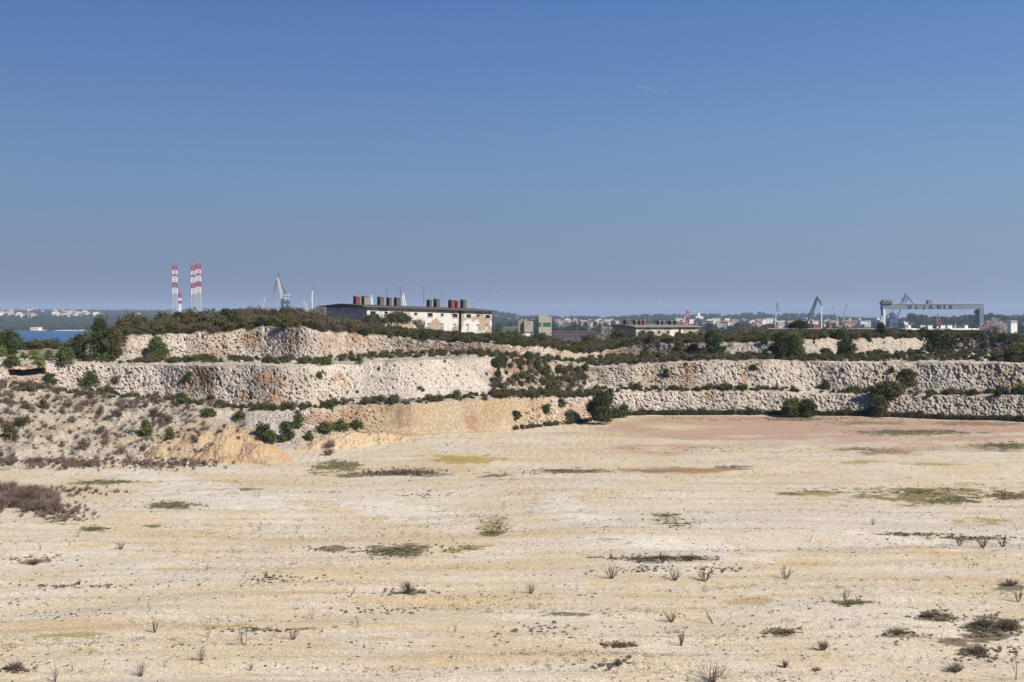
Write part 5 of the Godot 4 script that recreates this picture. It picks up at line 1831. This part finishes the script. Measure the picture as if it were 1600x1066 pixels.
func near_shrubs() -> void:
	var rng := RandomNumberGenerator.new()
	rng.seed = 1234
	var on: Array = []
	for k in 15:
		on.append([rng.randf_range(262, 335), rng.randf_range(668, 708)])
	for k in 6:
		on.append([rng.randf_range(335, 395), rng.randf_range(664, 690)])
	on.sort_custom(func(x, y): return x[0] < y[0])
	for k in on.size():
		var h := rng.randf_range(0.4, 1.0)
		bush("dry", on_heap(on[k][0], on[k][1]), h, h * 1.3, rng, "leafless shrub, %s from the left on the orange heap" % ordinal(k + 1), "leafless shrubs on the orange heap")
	var fans: Array = []
	var sticks: Array = []
	var domes: Array = []
	for k in 6:
		fans.append(bare_shrub(700 + k, 18, 0.75, 0.034))
		sticks.append(bare_shrub(720 + k, 3, 0.45, 0.036))
		domes.append(scrubby(740 + k, 60, 0.022, [Color(0.10, 0.078, 0.066), Color(0.13, 0.10, 0.085)], 1.1))
	# [shape, u, foot v, height px, width px, label]
	for e in [["fan", 185, 860, 15, 18, "small bare fan shaped shrub on the left floor, farthest back"], ["stick", 118, 841, 14, 10, "bent bare twig beside a dark tuft on the left floor"], ["stick", 58, 861, 13, 10, "thin pale twigs near the left edge of the floor"],
			["fan", 237, 989, 23, 18, "upright bare shrub in the lower left of the floor"], ["fan", 311, 1033, 24, 22, "bare fan shaped shrub near the bottom left, above the lowest row"], ["fan", 214, 1058, 26, 22, "bare shrub in the lowest row at the bottom left"],
			["fan", 455, 1000, 20, 25, "spreading bare shrub in the lower left beside a green strip"], ["stick", 378, 1008, 30, 18, "long leaning stick left of the spreading shrub"], ["stick", 425, 996, 20, 12, "short forked stick just left of the spreading shrub"], ["stick", 320, 998, 34, 12, "tall thin curved stalk in the lower left"],
			["stick", 230, 957, 20, 7, "slim upright stalk above the upright bare shrub"], ["stick", 485, 968, 20, 10, "small upright shrub right of the centre left"], ["fan", 80, 1066, 26, 14, "bare shrub at the bottom edge, far left"], ["fan", 388, 1050, 16, 14, "small bare shrub near the bottom, right of the fan shaped one"],
			["stick", 403, 830, 17, 10, "thin grey twigs behind the long green strip"], ["stick", 362, 864, 12, 10, "tiny forked twig in the left middle of the floor"], ["stick", 320, 892, 16, 6, "single thin stalk in the left middle of the floor"], ["dome", 48, 884, 12, 30, "low dark tangled shrub near the left edge"],
			["stick", 254, 1045, 14, 8, "short twig between the two lowest left shrubs"], ["fan", 118, 915, 10, 12, "tiny dark shrub in a row of stubble on the left"], ["stick", 156, 1046, 18, 6, "thin stalk near the bottom left edge"], ["stick", 105, 1050, 16, 12, "wispy twigs near the bottom left corner"],
			["dome", 634, 928, 22, 36, "dense reddish brown rounded shrub in the middle of the floor"], ["fan", 956, 906, 22, 28, "bare shrub right of centre, left of a similar pair"], ["fan", 1056, 909, 22, 28, "left shrub of the dark pair right of centre"], ["fan", 1102, 909, 25, 34, "right shrub of the dark pair, the darkest and widest"],
			["fan", 1050, 973, 20, 30, "open spreading shrub below the dark pair"], ["fan", 830, 928, 20, 20, "small open shrub near the centre bottom"], ["stick", 803, 929, 14, 10, "small twigs left of the small open shrub"], ["stick", 544, 935, 19, 12, "forked grey twigs left of the dense rounded shrub"], ["stick", 556, 982, 22, 8, "thin stalk below the forked grey twigs"],
			["stick", 708, 988, 16, 12, "small grey twig cluster in the bottom centre"], ["stick", 711, 1036, 26, 3, "single straight stalk at the bottom centre"], ["fan", 1036, 880, 20, 22, "reedy shrub standing in the dark trough"], ["fan", 1080, 878, 14, 20, "small reedy shrub at the right end of the dark trough"], ["fan", 1000, 880, 10, 22, "low reeds at the left end of the dark trough"],
			["fan", 1066, 1010, 27, 24, "bare shrub in a dark patch, bottom right of centre"], ["dome", 966, 1042, 14, 22, "low grey twiggy shrub at the bottom right of centre"], ["stick", 581, 875, 14, 8, "thin twig in the dark mossy patch"], ["stick", 901, 926, 20, 8, "slim stalk on a small green tuft right of centre"],
			["fan", 1230, 906, 22, 26, "bare fan shrub standing alone right of the dark pair"], ["stick", 1117, 976, 24, 16, "small two stemmed shrub on the lower right"], ["fan", 1115, 1068, 34, 56, "large spreading shrub cut by the bottom edge"], ["fan", 1503, 854, 18, 18, "left shrub of the three on the bank at the right"], ["fan", 1539, 856, 22, 28, "middle shrub of the three on the bank at the right"], ["fan", 1571, 855, 22, 26, "right shrub of the three on the bank at the right"],
			["fan", 1324, 941, 22, 18, "bare shrub with green growth round its foot"], ["stick", 1345, 944, 14, 12, "small twigs right of the shrub with green foot"], ["fan", 1367, 823, 13, 12, "small dark shrub far out on the right floor"], ["stick", 1266, 848, 16, 10, "pair of thin stalks on the grey mud at the right"], ["dome", 1290, 1016, 16, 24, "yellowish twiggy shrub on a mossy patch, lower right"],
			["dome", 1230, 1044, 14, 14, "small tangled shrub near the bottom right of centre"], ["fan", 1596, 942, 24, 20, "dark shrub cut by the right edge"], ["stick", 1472, 1006, 18, 10, "twig beside the dark scrub bed on the right"], ["stick", 1594, 1062, 46, 10, "tall stalk at the bottom right corner"], ["fan", 1570, 775, 10, 14, "small dark shrub on the far green patch at the right"],
			["dome", 1545, 982, 20, 44, "left half of the dark scrub bed at the lower right"], ["dome", 1580, 984, 22, 44, "right half of the dark scrub bed at the lower right"], ["dome", 1455, 966, 14, 30, "low grey brown scrub left of the dark bed"], ["dome", 1535, 1024, 20, 40, "grey brown scrub below the dark bed"], ["dome", 1500, 1050, 16, 40, "low grey scrub near the bottom right"], ["dome", 1585, 915, 12, 34, "low dark scrub at the right edge above the dark shrub"],
			["dome", 1408, 991, 10, 40, "thin low scrub left of the bed, lower right"], ["dome", 15, 1048, 14, 40, "low brown scrub at the bottom left corner"], ["dome", 1280, 1050, 8, 20, "little brown tuft at the bottom right"], ["fan", 424, 712, 16, 22, "dark leafless shrub at the right foot of the orange heap"], ["fan", 350, 722, 10, 16, "leafless shrub before the orange heap"], ["dome", 515, 703, 22, 22, "dark leafless shrub left of the ochre heap"], ["dome", 512, 713, 12, 24, "low leafless shrub below the ochre heap"]]:
		var p := ground_at(e[1], e[2])
		var d := -p.z
		var m: Mesh = (fans if e[0] == "fan" else (sticks if e[0] == "stick" else domes))[rng.randi() % 6]
		var o := obj("bare_shrub" if e[0] != "dome" else "twiggy_shrub", m)
		var box := m.get_aabb()
		o.position = p
		o.rotation.y = rng.randf() * TAU
		var h: float = e[3] / FOCAL * d * 1.05
		var w: float = e[4] / FOCAL * d
		o.scale = Vector3(w / maxf(box.size.x, box.size.z), h / box.end.y, w / maxf(box.size.x, box.size.z))
		tag(o, e[5], "shrub")
	# a shallow pool left in the brown patch
	var b := MB.new()
	var c := ground_at(1030, 737)
	for k in 24:
		var a0 := k * TAU / 24
		var a1 := (k + 1) * TAU / 24
		var r0 := 1.0 + 0.2 * sin(a0 * 3.0)
		var r1 := 1.0 + 0.2 * sin(a1 * 3.0)
		b.tri(Vector3.ZERO, Vector3(cos(a0) * r0 * 2.4, 0, -sin(a0) * r0 * 0.7), Vector3(cos(a1) * r1 * 2.4, 0, -sin(a1) * r1 * 0.7))
	var pool := struct("puddle", b.done(M.puddle), "shallow brown puddle in the long damp patch")
	pool.position = c + Vector3(0, 0.05, 0)

func ground_cover() -> void:
	var rng := RandomNumberGenerator.new()
	rng.seed = 555
	# undergrowth that closes the gaps between the bushes
	for z in [[2, -20, 345, 0.0, 1.0, 170, 0.3, 0.7], [2, 340, 780, 0.0, 1.0, 150, 0.25, 0.6], [2, 770, 940, 0.0, 1.0, 330, 0.3, 0.8], [2, 930, 1700, 0.0, 1.0, 230, 0.25, 0.7], [4, 200, 930, 0.35, 1.0, 430, 0.25, 0.8], [4, 920, 1700, 0.12, 1.0, 950, 0.3, 1.0], [3, 770, 912, 0.0, 1.0, 120, 0.3, 0.9], [6, 178, 580, 0.03, 1.0, 900, 0.6, 1.6], [6, 580, 930, 0.03, 1.0, 800, 0.4, 1.0], [6, 920, 1740, 0.03, 1.0, 1200, 0.4, 1.3], [7, 150, 560, 0.0, 1.0, 500, 0.6, 1.8], [7, 560, 930, 0.0, 1.0, 500, 0.4, 1.0], [7, 930, 1740, 0.0, 1.0, 900, 0.6, 1.6], [7, -60, 180, 0.0, 1.0, 500, 0.8, 2.2], [8, -60, 1740, 0.0, 0.5, 400, 1.5, 4.0], [1, 950, 1740, 0.0, 0.07, 800, 0.3, 0.9], [5, 1440, 1700, 0.0, 1.0, 240, 0.3, 0.9], [4, -40, 200, 0.4, 1.0, 120, 0.2, 0.6], [1, 800, 960, 0.0, 0.05, 60, 0.25, 0.7]]:
		var by_kind := {"olive": [], "grey": [], "dark": []}
		for k in z[5]:
			var kind: String = ["olive", "olive", "grey", "dark"][rng.randi() % 4]
			var h := rng.randf_range(z[6], z[7])
			by_kind[kind].append(turned(on_stretch(rng.randf_range(z[1], z[2]), z[0], rng.randf_range(z[3], z[4])) - Vector3(0, 0.05, 0), rng, h, h * 1.3))
		for kind in by_kind:
			spread("undergrowth", "low scrubby undergrowth covering the terraces", bushes[kind][rng.randi() % 5], by_kind[kind])
	# dry scrub between the larger shrubs of the scree
	var places: Array = []
	for k in 480:
		var h := rng.randf_range(0.2, 0.55)
		places.append(turned(on_stretch(rng.randf_range(-30, 320), 1, rng.randf()), rng, h, h * 1.3))
	for e in [[28, 785, 58, 13, 160, 0.5, 1.1], [85, 800, 55, 12, 90, 0.2, 0.5], [245, 726, 100, 9, 190, 0.2, 0.5], [110, 727, 75, 6, 110, 0.3, 0.7], [120, 770, 60, 8, 60, 0.2, 0.5], [620, 741, 60, 5, 110, 0.15, 0.4]]:
		for k in e[4]:
			var h := rng.randf_range(e[5], e[6])
			places.append(turned(ground_at(e[0] + rng.randfn() * e[2] * 0.5, e[1] + rng.randfn() * e[3] * 0.5), rng, h, h * 1.2))
	spread("undergrowth", "low dry undergrowth on the scree slope", bushes.dry[2], places)
	var n_patch0 := noise(64, 0.07, 3)
	# grass in the damp hollows of the floor
	var grass := tuft(61, 26, 0.05, [Color(0.13, 0.135, 0.055), Color(0.18, 0.16, 0.08), Color(0.22, 0.18, 0.11)], 0.8)
	places = []
	for e in [[265, 790, 42, 6, 160], [165, 754, 55, 3, 90], [145, 828, 24, 3, 60], [525, 729, 36, 7, 120], [640, 739, 50, 5, 150], [900, 736, 60, 3, 120], [620, 862, 55, 8, 170], [770, 832, 22, 4, 40], [1275, 769, 44, 3, 60], [1450, 770, 88, 5, 170], [1490, 783, 45, 5, 120], [1575, 776, 36, 5, 120], [1430, 676, 100, 3, 160], [1570, 697, 48, 6, 160], [1035, 873, 80, 4, 170], [1140, 731, 30, 2, 40], [968, 1010, 22, 3, 70], [1335, 943, 32, 3, 80], [1225, 989, 24, 4, 60], [1560, 983, 46, 10, 160], [1350, 704, 70, 4, 90], [1240, 655, 260, 3, 380], [1420, 836, 60, 2, 60], [100, 812, 30, 5, 60], [725, 858, 30, 6, 40], [1065, 821, 22, 3, 40], [1040, 806, 22, 3, 40], [1500, 842, 70, 3, 60]]:
		for k in int(e[4] * 0.55):
			var a := rng.randf() * TAU
			var r := sqrt(rng.randf()) * (1.0 + 0.45 * sin(a * 3.0 + e[0]) + 0.3 * sin(a * 7.0 + e[1]))
			var p := ground_at(e[0] + cos(a) * r * e[2], e[1] + sin(a) * r * e[3] * 0.8)
			var h := rng.randf_range(0.05, 0.17)
			places.append(turned(p, rng, h, h * 2.0))
	spread("grass", "short grass in the damp hollows of the quarry floor", grass, places)
	# low dark mats of plants, thickest in the same hollows and strung out along the level streaks
	for kind in 2:
		var low := leafy(65 + kind, 9, 12, 0.24, [Color(0.17, 0.138, 0.098), Color(0.13, 0.108, 0.072)] if kind == 0 else [Color(0.125, 0.125, 0.06), Color(0.155, 0.14, 0.075)], 0.2)
		places = []
		for e in [[265, 790, 42, 6, 60, 1], [165, 754, 55, 3, 40, 1], [145, 828, 24, 3, 30, 0], [525, 729, 36, 7, 60, 1], [625, 739, 80, 6, 130, 0], [860, 738, 90, 4, 130, 0], [620, 862, 60, 9, 120, 0], [715, 858, 40, 8, 40, 1], [772, 824, 24, 10, 50, 0], [770, 834, 22, 3, 24, 1], [1450, 772, 88, 7, 90, 1], [1490, 783, 45, 5, 60, 1], [1575, 776, 36, 6, 50, 1], [1430, 676, 110, 3, 140, 1], [1570, 697, 50, 7, 90, 1], [1035, 874, 85, 4, 120, 0], [968, 1010, 24, 4, 40, 1], [1335, 943, 36, 4, 40, 1], [1225, 989, 26, 5, 40, 0], [1560, 983, 54, 14, 170, 0], [1465, 965, 36, 7, 70, 0], [1405, 992, 36, 5, 40, 1], [1240, 655, 280, 3, 240, 0], [1420, 837, 60, 2, 50, 0], [100, 812, 40, 7, 60, 0], [1050, 815, 40, 9, 60, 1], [1520, 843, 80, 3, 60, 0], [1545, 1024, 60, 10, 70, 0], [660, 775, 40, 5, 30, 0], [500, 860, 30, 4, 24, 0], [255, 728, 80, 7, 120, 0], [1000, 893, 60, 8, 60, 0], [1130, 893, 40, 6, 30, 0], [440, 905, 60, 5, 50, 0], [640, 926, 40, 5, 40, 0], [590, 955, 60, 5, 30, 1], [410, 985, 80, 4, 50, 1], [60, 875, 60, 6, 30, 0], [100, 917, 110, 3, 60, 0], [850, 985, 60, 10, 40, 0], [960, 1040, 40, 8, 30, 0], [15, 1048, 24, 5, 40, 0], [620, 690, 160, 8, 60, 0], [1100, 703, 120, 4, 60, 0]]:
			if e[5] != kind:
				continue
			for k in e[4]:
				var p := ground_at(e[0] + rng.randfn() * e[2] * 0.55, e[1] + rng.randfn() * e[3] * 0.6)
				var h := rng.randf_range(0.05, 0.16)
				places.append(turned(p, rng, h * 0.8, rng.randf_range(0.07, 0.28)))
		var wanted := places.size() + 1700
		while places.size() < wanted:
			var d := 38.0 + pow(rng.randf(), 1.4) * 95.0
			var x := rng.randf_range(-0.52, 0.52) * d
			if n_patch0.get_noise_2d(x * 0.4 + kind * 60.0, d * 5.0) < rng.randf_range(0.05, 0.5):
				continue
			places.append(turned(Vector3(x, floor_h(x, -d), -d), rng, rng.randf_range(0.02, 0.08), rng.randf_range(0.05, 0.2)))
		spread("low_plants", "low dark mats of plants on the quarry floor", low, places)
	# sparse weeds and stubble all over the floor
	var weed := tuft(62, 9, 0.035, [Color(0.12, 0.095, 0.07), Color(0.15, 0.12, 0.08), Color(0.10, 0.09, 0.05)], 0.45)
	var n_patch := noise(63, 0.06, 3)
	places = []
	while places.size() < 9000:
		var d := 38.0 + pow(rng.randf(), 1.4) * 100.0
		var x := rng.randf_range(-0.52, 0.52) * d
		if n_patch.get_noise_2d(x * 0.55, d * 4.0) < rng.randf_range(0.0, 0.45):
			continue
		var h := rng.randf_range(0.04, 0.17) * (1.8 if rng.randf() < 0.06 else 1.0)
		places.append(turned(Vector3(x, floor_h(x, -d), -d), rng, h, h * 1.3))
	spread("weeds", "sparse dry weeds and stubble on the quarry floor", weed, places)
	# loose stones
	var sizes := [[20000, 0.03, 0.10], [18000, 0.03, 0.09], [7000, 0.05, 0.15]]
	var tints := [Color(0.55, 0.51, 0.44), Color(0.40, 0.35, 0.28), Color(0.24, 0.215, 0.19)]
	for s in 3:
		var m := pebble(80 + s)
		var pm: StandardMaterial3D = M.dull.duplicate()
		pm.albedo_color = Color(tints[s].r, tints[s].g, tints[s].b).linear_to_srgb()
		m.surface_set_material(0, pm)
		places = []
		for k in sizes[s][0]:
			var d := 36.0 + pow(rng.randf(), 1.6) * 70.0
			var x := rng.randf_range(-0.52, 0.52) * d
			if n_patch.get_noise_2d(x * 0.55 + s * 40.0, d * 4.0) < rng.randf_range(-0.2, 0.4):
				continue
			var h := rng.randf_range(sizes[s][1], sizes[s][2])
			places.append(turned(Vector3(x, floor_h(x, -d), -d), rng, h, h * 1.2))
		spread("gravel", "loose stones scattered over the quarry floor", m, places)
	var m2 := pebble(90)
	var pm2: StandardMaterial3D = M.dull.duplicate()
	pm2.albedo_color = lin(0.50, 0.465, 0.40)
	m2.surface_set_material(0, pm2)
	places = []
	for k in 700:
		var p := on_stretch(rng.randf_range(-30, 330), 1, pow(rng.randf(), 1.6) * 0.9)
		var h := rng.randf_range(0.06, 0.2) * (1.6 if rng.randf() < 0.08 else 1.0)
		places.append(turned(p, rng, h, h * 1.2))
	for k in 160:
		var p := ground_at(rng.randf_range(20, 330), rng.randf_range(716, 730))
		var h := rng.randf_range(0.08, 0.32)
		places.append(turned(p, rng, h, h * 1.2))
	for k in 420:
		var p := on_heap(rng.randf_range(265, 430), 660 + pow(rng.randf(), 0.5) * 58)
		var h := rng.randf_range(0.05, 0.2)
		places.append(turned(p, rng, h, h * 1.2))
	for k in 600:
		var s: int = [1, 3, 5][rng.randi() % 3]
		var p := on_stretch(rng.randf_range(330, 1700), s, rng.randf() * 0.05)
		var h := rng.randf_range(0.06, 0.2)
		places.append(turned(p, rng, h, h * 1.2))
	spread("rubble", "pale rubble fallen from the rock faces", m2, places)
